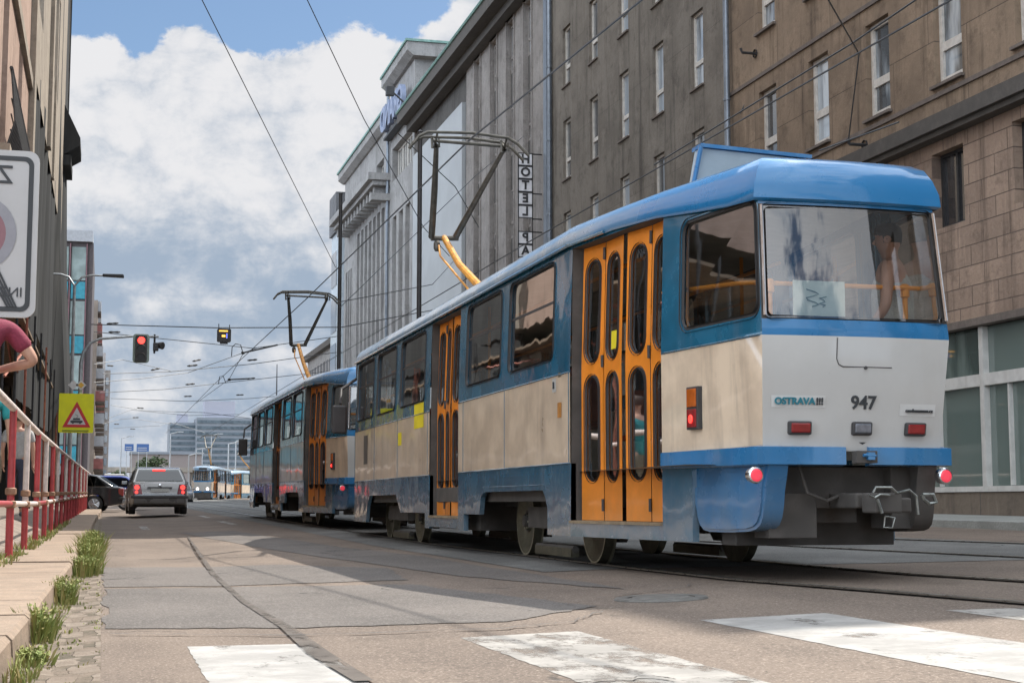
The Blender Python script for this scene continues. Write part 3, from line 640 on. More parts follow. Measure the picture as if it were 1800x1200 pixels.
    for front in (False, True):
        s0 = 1 if not front else -1
        def E(x, y): return (x, TL-y) if front else (x, y)
        path = [(-(hw(1.44)+.012), 1.44), (-(.69+.03), .02), (-.70, -.03+.08), (-.18, .02)]
        for sx in (-1, 1):
            pp = [(-(hw(1.44))-.014, 1.44), (-(.76+.014), .55), (-.735, .10), (-.715, .055), (-.40, .035), (-.085, .03)]
            rows = []
            for x, y in pp:
                k = 1 if y < 1.4 else 1
                inn = (.06 if abs(x) > .714 else 0, .06 if abs(x) <= .715 else 0)
                X_, Y_ = E(sx*-x*-1*-1 if False else sx*(-x), y); Xi, Yi = E(sx*(-x-inn[0]), y+inn[1])
                rows.append([(X_, Y_, .79), (X_, Y_, .905), (Xi, Yi, .915), (Xi, Yi, .78)])
            bm_ = MB(); bm_.grid(rows, 0, True); bm_.face(rows[-1]); bm_.face(rows[0]); bm_.build('bumper', M['blue'], T, smooth=30)
    # undercarriage, floor, lining
    u = MB(); u.tube([(-.35, .2, .78), (-.3, .18, .6), (-.15, .2, .55), (.0, .22, .6)], .014, 6); u.box(-.98, .98, 3.3, 14.2, .55, .72); u.box(-.62, .62, .35, 16.2, .5, .78); u.box(-.9, .9, 7.0, 9.4, .24, .6); u.box(-.55, -.2, .25, .5, .3, .6)
    u.box(-.60, .62, .70, .95, .24, .8); u.box(.36, .60, .25, .55, .36, .78); u.box(-.15, .2, .45, .8, .40, .62); u.lathe((-.3, .55, .45), (0, 1, 0), [(0, 0), (.10, 0), (.11, .03), (.11, .3)], 14); u.build('underframe', M['under'], T, bevel=.03)
    for yc in (4.7, 12.35):
        bg_ = MB(); fy = 1.13
        for sx in (-1, 1):
            bg_.prism([(yc-1.5, .28), (yc-1.4, .2), (yc-.9, .2), (yc-.8, .28), (yc+.8, .28), (yc+.9, .2), (yc+1.4, .2), (yc+1.5, .3), (yc+1.4, .46), (yc-1.4, .46)], lambda a_, b_, d: (d, a_, b_), sx*.50, sx*.58)
            bg_.tube([(sx*.72, yc-.62, .12), (sx*.72, yc+.62, .12)], .035, 6)
            bg_.box(sx*.72-.04, sx*.72+.04, yc-.60, yc+.60, .05, .13, 1)
            for yy in (yc-fy, yc+fy):
                bg_.lathe((sx*.69, yy, .36), (sx, 0, 0), [(.0, .04), (.06, .04), (.075, .0), (.11, 0)], 12)
            for yy in (yc-.3, yc+.3): bg_.lathe((sx*.66, yy, .25), (0, 0, 1), [(.05, 0), (.06, .05), (.05, .1), (.06, .15), (.05, .2)], 10)
        bg_.box(-.8, .8, yc-.7, yc+.7, .3, .5)
        bo = bg_.build('bogie', [M['under'], M['wheel']], T)
        for yy in (yc-fy, yc+fy):
            for sx in (-1, 1):
                wm = MB(); wm.lathe((sx*.69, yy, .35), (sx, 0, 0), [(.0, .0), (.09, .0), (.10, -.02), (.25, -.015), (.285, .015), (.335, .02), (.34, -.06), (.36, -.075), (.0, -.08)], 28, 0)
                wm.lathe((sx*.69, yy, .35), (sx, 0, 0), [(.32, .0215), (.336, .0215)], 28, 1)
                for k in range(6):
                    a_ = k*PI/3; wm.lathe((sx*.69, yy+.07*math.cos(a_), .35+.07*math.sin(a_)), (sx, 0, 0), [(0, .02), (.012, .02), (.012, 0)], 6, 1)
                wm.build('wheel', [M['wheel'], M['rim']], bo, smooth=40)
    fl = MB(); fl.face([(-.99, .6, .8), (.99, .6, .8), (.99, 15.9, .8), (-.99, 15.9, .8)]); fl.build('floor', M['interior'], T)
    ln = MB()
    fnL, fnR = fn_off(SW(-1), .06), fn_off(SW(1), .06)
    for a, c in zip([0.15, 3.11, 8.9], [1.44, 7.34, 14.6]): strip(ln, fnL, a, c, .8, 1.62, 0, 6)
    strip(ln, fnR, .15, 16.4, .8, 1.62, 0, 14); ln.grid([[(-hw(y)+.15, y, 2.70), (0, y, 2.78), (hw(y)-.15, y, 2.70)] for y in (.5, 1.5, 3.15, 8, 14.6, 16)])
    ln.build('interior_lining', M['interior'], T)
    seats = [(1.5*0+.55, .35, 0), (3.6, -.75, 0), (4.4, -.75, 0), (5.2, -.75, 0), (6.0, -.75, 0), (3.6, .72, 0), (4.4, .72, 0), (5.2, .72, 0), (6.0, .72, 0), (9.6, -.75, 0), (10.4, -.75, 0), (11.2, -.75, 0), (12.0, -.75, 0), (12.8, -.75, 0), (9.6, .72, 0), (10.6, .72, 0), (11.6, .72, 0), (12.6, .72, 0)][1:]
    for y, x, _ in seats:
        s = MB(); s.box(x-.21, x+.21, y, y+.42, 1.20, 1.26); s.box(x-.2, x+.2, y-.05, y+.02, 1.24, 1.72); s.tube([(x, y+.2, .8), (x, y+.2, 1.2)], .03, 6)
        s.build('seat', M['seat'], T, bevel=.025)
    h = MB(); R_ = .017
    h.tube([(-.80, 1.55, 2.12), (-.62, .55, 2.06), (-.57, .42, 2.05), (.70, .40, 2.05)], R_, 8)
    for x in (-.44, .60): h.tube([(x, .42, 2.05), (x, .42, .8)], R_*1.15, 8); h.lathe((x, .42, 1.98), (0, 0, 1), [(.02, 0), (.033, .01), (.033, .09), (.02, .1)], 10)
    for y, x in [(1.7, -.55), (3.3, -.7), (3.3, .6), (7.2, -.75), (9.0, -.75), (9.0, .6), (5.0, .5)]: h.tube([(x, y, .8), (x, y, 2.72)], R_, 8)
    h.tube([(-.6, 2.5, 2.55), (-.6, 14, 2.55)], R_, 6); h.tube([(.6, 2.5, 2.55), (.6, 14, 2.55)], R_, 6)
    h.build('handrail', M['railing_orange'], T)
    # lamps
    fnL = SW(-1); fnR = SW(1); fe = SE(False)
    for side, fn in ((-1, fnL), (1, fnR)):
        m = MB(); m.prism([(.82, 1.055), (.99, 1.055), (.99, 1.36), (.82, 1.36)], fn, -.035, .01, 0); tl = m.build('tail_light', M['rubber'], T, bevel=.006)
        m = MB(); m.prism([(.84, 1.215), (.97, 1.215), (.97, 1.345), (.84, 1.345)], fn, -.045, 0); m.build('indicator_lens', M['amber'], tl, bevel=.005)
        m = MB(); m.prism([(.84, 1.07), (.97, 1.07), (.97, 1.20), (.84, 1.20)], fn, -.045, 0); m.build('stop_lens', M['redlens'], tl, bevel=.005)
        p = Vector(fn(.905, 1.13, -.047)); m = MB(); m.lathe(p, (side, -.12, 0), [(0, .006), (.025, .004), (.032, 0)], 14); m.build('lit_bulb', M['redglow'], tl)
    for x, mm in ((-.43, 'redlens'), (.035, 'clear'), (.46, 'redlens')):
        m = MB(); hx = .075 if mm == 'clear' else .083; zc = 1.03
        m.prism([(x-hx, zc-.045), (x+hx, zc-.045), (x+hx, zc+.045), (x-hx, zc+.045)], fe, -.035, .01); lo = m.build('lamp', M['rubber'], T, bevel=.012)
        m = MB(); m.prism([(x-hx+.012, zc-.033), (x+hx-.012, zc-.033), (x+hx-.012, zc+.033), (x-hx+.012, zc+.033)], fe, -.042, -.02); m.build('lens', M[mm], lo, bevel=.01)
    for x in (-.775, .60):
        m = MB(); m.lathe((x, -.05, .715), (0, -1, 0), [(.052, -.05), (.056, .0), (.05, .012), (.042, .014)], 20); q_ = m.build('reflector', M['chrome'], T)
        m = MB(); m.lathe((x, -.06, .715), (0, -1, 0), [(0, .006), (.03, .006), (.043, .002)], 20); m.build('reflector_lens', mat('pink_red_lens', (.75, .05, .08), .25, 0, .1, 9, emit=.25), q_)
    # access flap and seams on the rear panel
    m = MB(); q = [(-.16, 1.63), (-.16, 1.47), (-.13, 1.44), (.24, 1.43)]
    m.tube([fe(x, z, -.002) for x, z in [(-.165, 1.63), (-.165, 1.49), (-.15, 1.455), (-.12, 1.44), (.25, 1.44)]], .0035, 4); m.lathe(fe(.05, 1.435, 0), (0, -1, 0), [(0, .01), (.012, .01), (.012, -.01)], 8)
    m.build('rear_flap', M['rubber'], T)
    # coupler
    m = MB(); m.box(-.06, .10, -.05, .35, .50, .60); m.tube([(.02, .3, .56), (.02, -.22, .55)], .035, 8); m.box(-.05, .14, -.30, -.10, .47, .60); m.box(.10, .32, -.10, .0, .47, .57)
    cp = m.build('coupler', M['under'], T, bevel=.015)
    m = MB(); m.tube([(-.08, -.32, .60), (-.06, -.32, .635), (.05, -.32, .635), (.10, -.3, .60), (.2, -.28, .62), (.25, -.28, .58), (.26, -.28, .46)], .009, 6)
    m.tube([(-.11, -.32, .585), (-.07, -.32, .57), (-.03, -.32, .59), (.04, -.32, .585)], .008, 6); m.tube([(-.05, -.32, .56), (-.03, -.32, .50), (-.02, -.32, .47)], .010, 6)
    m.tube([(.0, -.32, .45), (-.01, -.32, .38), (.05, -.32, .375), (.07, -.32, .44), (0, -.32, .45)], .006, 6); m.tube([(.34, -.2, .59), (.42, -.2, .59), (.44, -.2, .54), (.39, -.2, .53), (.35, -.2, .56), (.34, -.2, .59)], .014, 6)
    m.build('coupler_hardware', mat('coupler_bright_metal', (.34, .36, .34), .3, .8, .4, 20), cp)
    m = MB(); m.box(-.04, .11, -.035, .04, .80, .88, 0); m.tube([(.0, -.05, .85), (.09, -.05, .845)], .012, 6, 1); m.box(.03, .08, -.06, 0, .82, .87, 1); m.build('bumper_socket', [M['under'], M['blue']], T)
    # pantograph
    pb = MB(); y0 = 10.0
    for sx in (-1, 1): pb.tube([(sx*.35, y0-.3, 3.14), (sx*.35, y0+1.5, 3.14)], .025, 6)
    for yy in (y0-.1, y0+1.3): pb.tube([(-.5, yy, 3.12), (.5, yy, 3.12)], .025, 6); [pb.lathe((sx*.5, yy, 3.0), (0, 0, 1), [(.05, 0), (.06, .03), (.04, .05), (.06, .08), (.04, .12)], 8) for sx in (-1, 1)]
    pb.box(-.3, .3, y0-.1, y0+.2, 3.1, 3.25)
    pg = pb.build('pantograph', M['panto'], T)
    el = (-.02, 12.95, 4.50); 
    m = MB(); m.tube([(0, y0+.1, 3.2), (-.0, 12.0, 3.95), el], [.06, .05, .045], 10); m.build('lower_arm', M['pantoor'], pg)
    m = MB(); m.tube([(-.06, y0+.5, 3.2), (-.16, 12.55, 4.15), (-.13, 12.8, 4.35)], .016, 6); m.build('tension_rod', M['pantoor'], pg)
    hy = 11.35; hz = 5.53
    m = MB(); m.tube([(-.22, 12.95, 4.48), (.2, 12.95, 4.50)], .04, 8); m.lathe((-.14, 12.9, 4.28), (0, 0, 1), [(.03, 0), (.05, .04), (.05, .12), (.03, .16)], 8)
    m.tube([(-.21, 12.95, 4.50), (-.345, hy+.8, 5.04), (-.49, hy, hz)], [.05, .04, .028], 8); m.tube([(.16, 12.95, 4.52), (.33, hy+.8, 5.03), (.50, hy, hz)], [.05, .042, .03], 8)
    m.tube([(-.17, 12.95, 4.5), (-.31, hy+.75, 5.06), (-.46, hy, hz)], .010, 6); m.build('upper_arm', M['panto'], pg)
    m = MB()
    for dy, dz in ((-.14, 0), (.16, 0)):
        m.tube([(-.84, hy+dy, hz-.04), (-.76, hy+dy, hz+.07), (-.64, hy+dy, hz+.135), (0, hy+dy, hz+.16), (.52, hy+dy, hz+.12), (.66, hy+dy, hz+.04), (.82, hy+dy, hz-.12)], .022, 8)
    m.tube([(-.56, hy, hz+.05), (.52, hy, hz+.03)], .024, 8)
    for x in (-.50, .50):
        m.tube([(x, hy-.14, hz+.13), (x, hy, hz), (x, hy+.16, hz+.13)], .015, 6); m.tube([(x-.06, hy-.05, hz+.1), (x-.05, hy-.05, hz-.07)], .02, 6); m.lathe((x, hy-.03, hz-.03), (0, 1, 0), [(.03, 0), (.03, .06)], 8); m.tube([(x+.05, hy, hz+.08), (x+.06, hy, hz-.04)], .014, 6)
    m.build('collector_head', M['panto'], pg)
    # mirror arm at the front
    m = MB(); m.tube([(-.80, 16.0, 2.62), (-1.12, 15.8, 2.4), (-1.16, 15.6, 2.15)], .025, 6); mi_ = m.build('mirror_arm', M['rubber'], T)
    m = MB(); m.box(-1.30, -1.06, 15.52, 15.58, 1.66, 2.12); m.build('side_mirror', M['rubber'], mi_, bevel=.03)
    if front_lights:
        ff = SE(True)
        for x in (-.42, .42):
            m = MB(); m.lathe(ff(x, 1.08, -.01), (0, 1, 0), [(.13, -.02), (.13, .02), (.11, .03)], 18); hl = m.build('headlight', M['chrome'], T)
            m = MB(); m.lathe(ff(x, 1.08, -.02), (0, 1, 0), [(0, .03), (.08, .025), (.11, .01)], 18); m.build('headlight_lens', M['headglow'], hl)
        m = MB(); m.prism([(-.35, 2.62), (.35, 2.62), (.35, 2.8), (-.35, 2.8)], ff, -.06, .0); m.build('destination_box', M['ink'], T)
    return T
# ------------------------------------------------------------------ trams
XC = 4.87
tram1 = make_tram((XC, 9.32, .10), 'nearest blue and cream tram, number 947 on its white tail', roofbox=True, group='blue and cream trams with orange doors')
fe = SE(False)
def onrear(x, z): return Vector(fe(x, z, -.004))
rx = Vector((1, 0, 0)); ry = (onrear(0, 1.4)-onrear(0, 1.0)).normalized()
text_obj('fleet_number', '947', .125, M['ink'], tram1, onrear(.045, 1.20), rx, ry, bold=.02)
sm = MB(); sm.face([onrear(x, z) for x, z in [(-.63, 1.165), (-.24, 1.165), (-.24, 1.245), (-.63, 1.245)]]); st_ = sm.build('sticker', mat('sticker_backing', (.62, .62, .60), .6, 0, .05), tram1)
text_obj('sticker_lettering', 'OSTRAVA', .064, M['teal'], st_, onrear(-.465, 1.205)+Vector((0, -.006, 0)), (1, -.075, 0), ry, bold=.03)
text_obj('sticker_lettering', '!!!', .064, M['ink'], st_, onrear(-.285, 1.205)+Vector((0, -.006, 0)), (1, -.075, 0), ry, bold=.03)
sm = MB(); sm.face([onrear(x, z) for x, z in [(.33, 1.12), (.62, 1.12), (.62, 1.20), (.33, 1.20)]]); st_ = sm.build('sticker', MATS['sticker_backing'], tram1)
text_obj('sticker_lettering', 'csudmuzeum.cz', .034, M['ink'], st_, onrear(.485, 1.155)+Vector((0, -.006, 0)), (1, .08, 0), ry, bold=.03)
sm = MB(); sm.face([onrear(.02, .94), onrear(.05, .925), onrear(.08, .94)]); sm.build('arrow_mark', M['ink'], tram1)
# notice inside the rear window, door stickers, side stickers and painted reflections
sm = MB(); sm.box(-.32, .07, .30, .305, 1.79, 2.06); nt = sm.build('window_notice', M['paper'], tram1)
sm = MB(); sm.tube([(-.18+.05*math.sin(k*1.3), .296, 1.88+.015*k) for k in range(9)], .004, 4); sm.tube([(-.1+.03*math.sin(k*2.3), .296, 1.88+.012*k) for k in range(7)], .004, 4); sm.build('notice_drawing', mat('faint_green_ink', (.25, .34, .30), .7, 0, .1), nt)
fL = SW(-1)
def sidepatch(y0, y1, z0, z1, m, name='sticker'):
    q = MB(); q.face([fL(y0, z0, -.003), fL(y1, z0, -.003), fL(y1, z1, -.003), fL(y0, z1, -.003)]); return q.build(name, m, tram1)
s_ = sidepatch(3.50, 3.62, 1.50, 1.62, M['white']); q = MB(); q.tube([fL(3.56, 1.53, -.006), fL(3.56, 1.59, -.006)], .012, 5); q.lathe(fL(3.56, 1.605, -.006), (1, 0, 0), [(0, .004), (.012, .003)], 8); q.build('pictogram', M['ink'], s_)
sidepatch(3.34, 3.46, 1.27, 1.40, mat('brown_orange_plate', (.50, .22, .05), .5, 0, .3, 20)); sidepatch(3.36, 3.44, 1.62, 1.66, mat('brass_lock', (.25, .2, .12), .4, .5))
sidepatch(9.25, 9.85, 1.47, 1.78, M['yellow'], 'yellow_sticker_and_reflection'); sidepatch(10.7, 10.95, 1.30, 1.47, M['yellow'], 'yellow_sticker_and_reflection'); sidepatch(13.4, 13.75, 1.12, 1.55, mat('dark_plate', (.12, .11, .10), .5, 0, .3, 20), 'notice_plate')  # the yellow patches paint in greenish reflections on the side
q = MB(); q.face([fn_off(fL, .10)(y, z) for y, z in [(2.42, 1.78), (2.52, 1.78), (2.52, 1.93), (2.42, 1.93)]]); q.build('door_sticker', M['yellow'], tram1)
text_obj('door_lettering', 'NA', .10, M['ink'], tram1, (fL(2.02, 2.50, .112)), (.12, -1, 0), (0, 0, 1), bold=.01)
tram2 = make_tram((XC, 27.2, .19), 'second tram, coupled just in front of the nearest tram', front_lights=True, group='blue and cream trams with orange doors')
tram2.rotation_euler = (math.radians(.35), 0, 0)
tram3 = tree_copy(tram2); relabel(tram3, 'distant oncoming tram with lit headlights right of the silver car')
a3 = math.atan2(2.3, 13.5); d3 = Vector((math.sin(a3), math.cos(a3), 0)); f3 = Vector((7.85, 128, .76))
tram3.rotation_euler = (0, 0, PI-a3); tram3.location = f3+d3*TL
tram4 = tree_copy(tram2); relabel(tram4, 'farthest tram, trailing behind the oncoming tram with lit headlights')
a4 = math.atan2(6.5, 12.5); d4 = Vector((math.sin(a4), math.cos(a4), 0)); f4 = f3+d3*(TL+1.2); tram4.rotation_euler = (0, 0, PI-a4); tram4.location = f4+d4*TL
# ------------------------------------------------------------------ buildings
M['brown'] = facade_mat('brown_render', (.275, .205, .145), (.235, .175, .125), (.11, .082, .06), 3.05, 1.75, .012, .85, (.09, .07, .055))
M['brownstone'] = facade_mat('patched_stone_blocks', (.36, .265, .20), (.29, .215, .165), (.17, .125, .10), .95, .42, .012, .8, (.12, .09, .075), bump_=.8)
M['greyr'] = facade_mat('grey_render', (.205, .182, .155), (.19, .17, .145), (.095, .082, .068), 3.4, 3.65, .008, .85, (.10, .09, .08))
M['hotel'] = facade_mat('pale_grey_hotel_stone', (.30, .28, .265), (.27, .255, .24), (.17, .155, .145), 60, 60, .0, .5)
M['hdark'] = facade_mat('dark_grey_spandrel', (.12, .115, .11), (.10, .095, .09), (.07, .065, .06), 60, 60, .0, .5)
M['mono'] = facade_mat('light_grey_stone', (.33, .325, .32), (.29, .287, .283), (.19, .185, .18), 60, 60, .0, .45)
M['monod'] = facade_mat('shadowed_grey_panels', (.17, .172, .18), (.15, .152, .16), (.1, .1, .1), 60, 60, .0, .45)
M['frame'] = mat('white_window_frame', (.62, .59, .54), .5, 0, .2, 6, streak=(6, .4, (.35, .3, .26)))
M['pane'] = pane_mat('window_pane', (.06, .07, .08), (.42, .48, .53), .52)
M['paneg'] = pane_mat('window_pane_grey', (.08, .09, .10), (.32, .37, .42), .64)
M['darkpane'] = pane_mat('dark_window_pane', (.03, .03, .032), (.10, .10, .10), .7)
M['shop'] = pane_mat('shop_glass', (.05, .075, .068), (.14, .18, .165), .55, .03, 1.)
M['ledge'] = mat('stone_ledge', (.17, .14, .12), .85, 0, .3, 3, fine=15)
M['zinc'] = mat('zinc_pipe', (.22, .25, .29), .4, .5, .25, 4)
M['eave'] = mat('dark_eave', (.10, .09, .08), .8, 0, .3, 3, fine=12)
M['teal_gutter'] = mat('green_copper_edge', (.22, .38, .34), .6, .2, .3, 5)
def XF(X, sgn=1): return lambda u, v, d=0: (X+sgn*d, u, v)      # street front facing -X (sgn 1) or +X (sgn -1)
def YF(Y, sgn=1): return lambda u, v, d=0: (u, Y+sgn*d, v)
def window(parent, fn, u0, u1, v0, v1, dep, frame, pane, bar=None, mull=True, w_=.07):
    m = MB(); P = lambda a, b, c, d, d0, d1: m.prism([(a, c), (b, c), (b, d), (a, d)], fn, d0, d1)
    P(u0, u0+w_, v0, v1, dep-.05, dep+.03); P(u1-w_, u1, v0, v1, dep-.05, dep+.03); P(u0+w_, u1-w_, v1-w_, v1, dep-.05, dep+.03); P(u0+w_, u1-w_, v0, v0+w_*1.4, dep-.05, dep+.03)
    if bar: P(u0+w_, u1-w_, v0+bar-w_*.8, v0+bar+w_*.8, dep-.04, dep+.03)
    if mull: P((u0+u1)/2-.035, (u0+u1)/2+.035, v0+w_, v1-w_, dep-.035, dep+.028)
    o = m.build('window', frame, parent)
    p = MB(); p.face([fn(u0+.02, v0+.02, dep+.01), fn(u1-.02, v0+.02, dep+.01), fn(u1-.02, v1-.02, dep+.01), fn(u0+.02, v1-.02, dep+.01)]); p.build('pane', pane, o); return o
FX = XF(17.0)
def shellbox(mb, x0, x1, y0, y1, z0, z1, mi=0, front=True):
    if front: mb.face([(x0, y0, z0), (x0, y1, z0), (x0, y1, z1), (x0, y0, z1)], mi)
    mb.face([(x0, y0, z0), (x1, y0, z0), (x1, y0, z1), (x0, y0, z1)], mi); mb.face([(x0, y1, z0), (x1, y1, z0), (x1, y1, z1), (x0, y1, z1)], mi)
    mb.face([(x1, y0, z0), (x1, y1, z0), (x1, y1, z1), (x1, y0, z1)], mi); mb.face([(x0, y0, z1), (x1, y0, z1), (x1, y1, z1), (x0, y1, z1)], mi)
# --- brown building with shop front
BR = empty('apartment_building', (17, 28, .2), 'brown stained rendered building with white shop windows behind the nearest tram', 'building')
def child(o): o.location = -Vector(o.parent.location) if False else o.location; return o
def base(E): # geometry below is written in world coordinates; shift children back
    for c in [x for x in bpy.data.objects if x.parent == E]: c.location = -E.location
y0, y1, H = 16.5, 39.9, 22.4
cols = [28.2-3.03*k for k in range(4, -1, -1)]; cols = [28.2+3.03*k for k in range(-4, 4)]
holes = []; wn = []
for yc in cols:
    for z0, z1 in [(9.50, 11.75), (13.4, 15.65), (17.3, 19.5)]:
        holes.append((yc-.55, yc+.55, z0, z1)); wn.append((yc-.55, yc+.55, z0, z1))
mezz = [(yc-.62+.15, yc+.62+.15, 6.42, 8.05) for yc in cols]
m = MB(); wallholes(m, FX, y0, y1, 8.75, H, holes, .25, 0); m.box(17.02, 30, y0, y1, H, H+.1, 0)
m.face([(17, y0, 0), (30, y0, 0), (30, y0, H), (17, y0, H)]); m.face([(17, y1, 0), (30, y1, 0), (30, y1, H), (17, y1, H)]); m.face([(30, y0, 0), (30, y1, 0), (30, y1, H), (30, y0, H)])
m.build('wall', M['brown'], BR)
m = MB(); wallholes(m, FX, y0, y1, 4.30, 8.40, mezz, .30, 0); m.build('stone_wall', M['brownstone'], BR)
m = MB(); m.box(16.62, 17.05, y0, y1, 8.42, 8.74); m.box(16.72, 17.05, y0, y1, 8.30, 8.415); m.build('cornice', M['eave'], BR)
for zc in (9.28, 12.2, 16.1): m = MB(); m.box(16.955, 17.0, y0, y1, zc-.05, zc+.05); m.build('string_course', M['ledge'], BR)
for i, (a, b, c, d) in enumerate(wn):
    if d > 16 and False: continue
    window(BR, FX, a, b, c, d, .19, M['frame'], M['pane'], bar=.85, mull=False, w_=.12)
    m = MB(); m.box(16.90, 17.05, a-.08, b+.08, c-.07, c-.005); m.build('sill', M['ledge'], BR)
for a, b, c, d in mezz: window(BR, FX, a, b, c, d, .26, M['dark'], M['darkpane'], mull=True)
m = MB(); m.box(17.0, 17.3, y0, y1, .1, .86); m.build('plinth', facade_mat('grimy_plinth', (.20, .165, .13), (.16, .13, .105), (.10, .085, .07), 2.2, .9, .015, .7), BR)
m = MB(); m.box(16.80, 17.05, y0, y1, 4.18, 4.33); m.build('shop_cornice', M['ledge'], BR)
m = MB(); yy = y0; ps = []
bays = [27.25+2.62*k for k in range(-4, 5)]
for yb in bays: m.box(16.96, 17.14, yb-.075, yb+.075, .87, 4.17)
for a, b in zip(bays, bays[1:]):
    m.box(16.97, 17.13, a+.076, b-.076, 2.98, 3.22); m.box(16.97, 17.13, a+.076, b-.076, .87, .98)
    m.box(17.0, 17.10, (a*.33+b*.67)-.025, (a*.33+b*.67)+.025, .99, 2.97)
sf = m.build('shop_front', mat('white_shop_frame', (.58, .57, .54), .5, 0, .15, 4, streak=(4, .4, (.35, .32, .28))), BR)
for a, b in zip(bays, bays[1:]):
    for c, d in ((.98, 2.98), (3.22, 4.17)):
        q = MB(); q.face([(17.09, a+.07, c), (17.09, b-.07, c), (17.09, b-.07, d), (17.09, a+.07, d)]); q.build('pane', M['shop'], sf)
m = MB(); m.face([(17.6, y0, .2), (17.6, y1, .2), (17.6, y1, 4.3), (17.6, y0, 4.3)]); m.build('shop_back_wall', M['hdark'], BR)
for y_, z_ in [(31.9, 8.95), (27.7, 11.7), (38, 12.9)]:
    m = MB(); m.tube([(17.0, y_, z_), (16.6, y_, z_), (16.55, y_, z_+.12)], .04, 6); m.lathe((16.97, y_, z_), (1, 0, 0), [(.12, -.02), (.12, .03)], 8); m.build('wall_hook', M['dark'], BR)
base(BR)
# --- grey rendered building
GR = empty('apartment_building', (17, 48, .2), 'dark grey rendered building with deep narrow windows between two downpipes', 'building')
y0, y1, H = 39.95, 57.9, 29.4
cols = [42.3+3.38*k for k in range(5)]; holes = [(yc-.5, yc+.5, z0, z0+2.35) for yc in cols for z0 in (5.8, 9.45, 13.1, 16.8, 20.5, 24.2)]
m = MB(); wallholes(m, FX, y0, y1, .1, H, holes, .22); m.box(17.02, 30, y0, y1, H, H+.1); m.face([(17, y0, 0), (30, y0, 0), (30, y0, H), (17, y0, H)]); m.face([(17, y1, 0), (30, y1, 0), (30, y1, H), (17, y1, H)]); m.face([(30, y0, 0), (30, y1, 0), (30, y1, H), (30, y0, H)]); m.build('wall', M['greyr'], GR)
for a, b, c, d in holes:
    if c > 21: continue
    window(GR, FX, a, b, c, d, .16, M['frame'], M['paneg'], bar=.8, mull=False, w_=.085)
    m = MB(); m.box(16.93, 17.05, a-.05, b+.05, c-.06, c-.005); m.build('sill', M['ledge'], GR)
base(GR)
for y_, lb in ((39.7, 'zinc downpipe between the brown and the dark grey building'), (57.75, 'blue grey downpipe between the dark grey building and the hotel')):
    m = MB(); m.tube([(16.85, y_, .4), (16.85, y_, 30)], .085, 10); [m.lathe((16.85, y_, z), (0, 0, 1), [(.085, 0), (.11, .01), (.11, .08), (.085, .09)], 10) for z in range(3, 30, 3)]
    if y_ > 50: m.box(16.78, 17.02, y_-.1+.25, y_+.6, .4, 30)
    tag(m.build('downpipe', M['zinc'], smooth=40), lb, 'downpipe')
# --- hotel
HO = empty('hotel_building', (17, 66, .2), 'pale grey hotel facade with vertical window strips and a blank light panel', 'building')
y0, y1, H = 58.55, 86.2, 22.6
strips = [(60.85, 61.95), (63.75, 64.85), (66.75, 67.85), (69.95, 71.05)]
m = MB(); wallholes(m, FX, y0, 73.0, .1, H, [(a, b, 4.5, 22.0) for a, b in strips], .22)
for a, b in strips:
    for s_ in (a-.16, b+.04): m.box(16.93, 17.0, s_, s_+.12, 4.5, 22.1)
    m.box(16.90, 17.0, a-.16, b+.16, 22.1, 22.25)
m.box(17.02, 30, y0, y1, H, H+.1); m.face([(17, y1, 0), (30, y1, 0), (30, y1, H), (17, y1, H)]); m.build('wall', M['hotel'], HO)
for a, b in strips:
    m = MB()
    zz = [18.75+1.0, 16.95-1.0]
    for k in range(5):
        zb = 19.7-3.72*k
        m.face([(17.15, a, zb-1.55), (17.15, b, zb-1.55), (17.15, b, zb), (17.15, a, zb)])
        window(HO, FX, a+.02, b-.02, zb, zb+2.15, .19, M['hotel'], M['paneg'], bar=.7, mull=True, w_=.07)
    m.build('spandrel', M['hdark'], HO)
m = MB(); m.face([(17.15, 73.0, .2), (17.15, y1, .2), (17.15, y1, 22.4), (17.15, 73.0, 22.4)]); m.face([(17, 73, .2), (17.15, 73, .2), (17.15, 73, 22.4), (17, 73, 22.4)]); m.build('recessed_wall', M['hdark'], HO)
m = MB(); m.box(16.85, 17.05, 73.3, 85.9, 5.2, 20.6); m.build('billboard_panel', mat('blank_light_panel', (.40, .42, .43), .5, 0, .12, .6, streak=(1.2, .35, (.36, .38, .42))), HO)
m = MB(); m.prism([(15.95, 22.5), (17.1, 22.5), (17.1, 23.6), (16.3, 23.35), (15.95, 23.1)], lambda u, v, d: (u, d, v), y0, y1); m.box(16.5, 17.05, y0, y1, 22.1, 22.495); m.build('eave', M['eave'], HO)
m = MB(); m.tube([(15.92, y0, 23.15), (15.92, y1, 23.15)], .09, 6); m.build('roof_gutter', M['teal_gutter'], HO)
m = MB(); m.face([(16.1, y0, 23.3), (16.1, y1, 23.3), (24, y1, 26.0), (24, y0, 26.0)]); m.build('roof', M['eave'], HO)
m = MB(); m.tube([(16, 84, 23.2), (15.3, 84, 23.8)], .05, 6); m.box(14.9, 15.35, 83.8, 84.2, 23.6, 24.1); m.build('floodlight', M['dark'], HO)
base(HO)
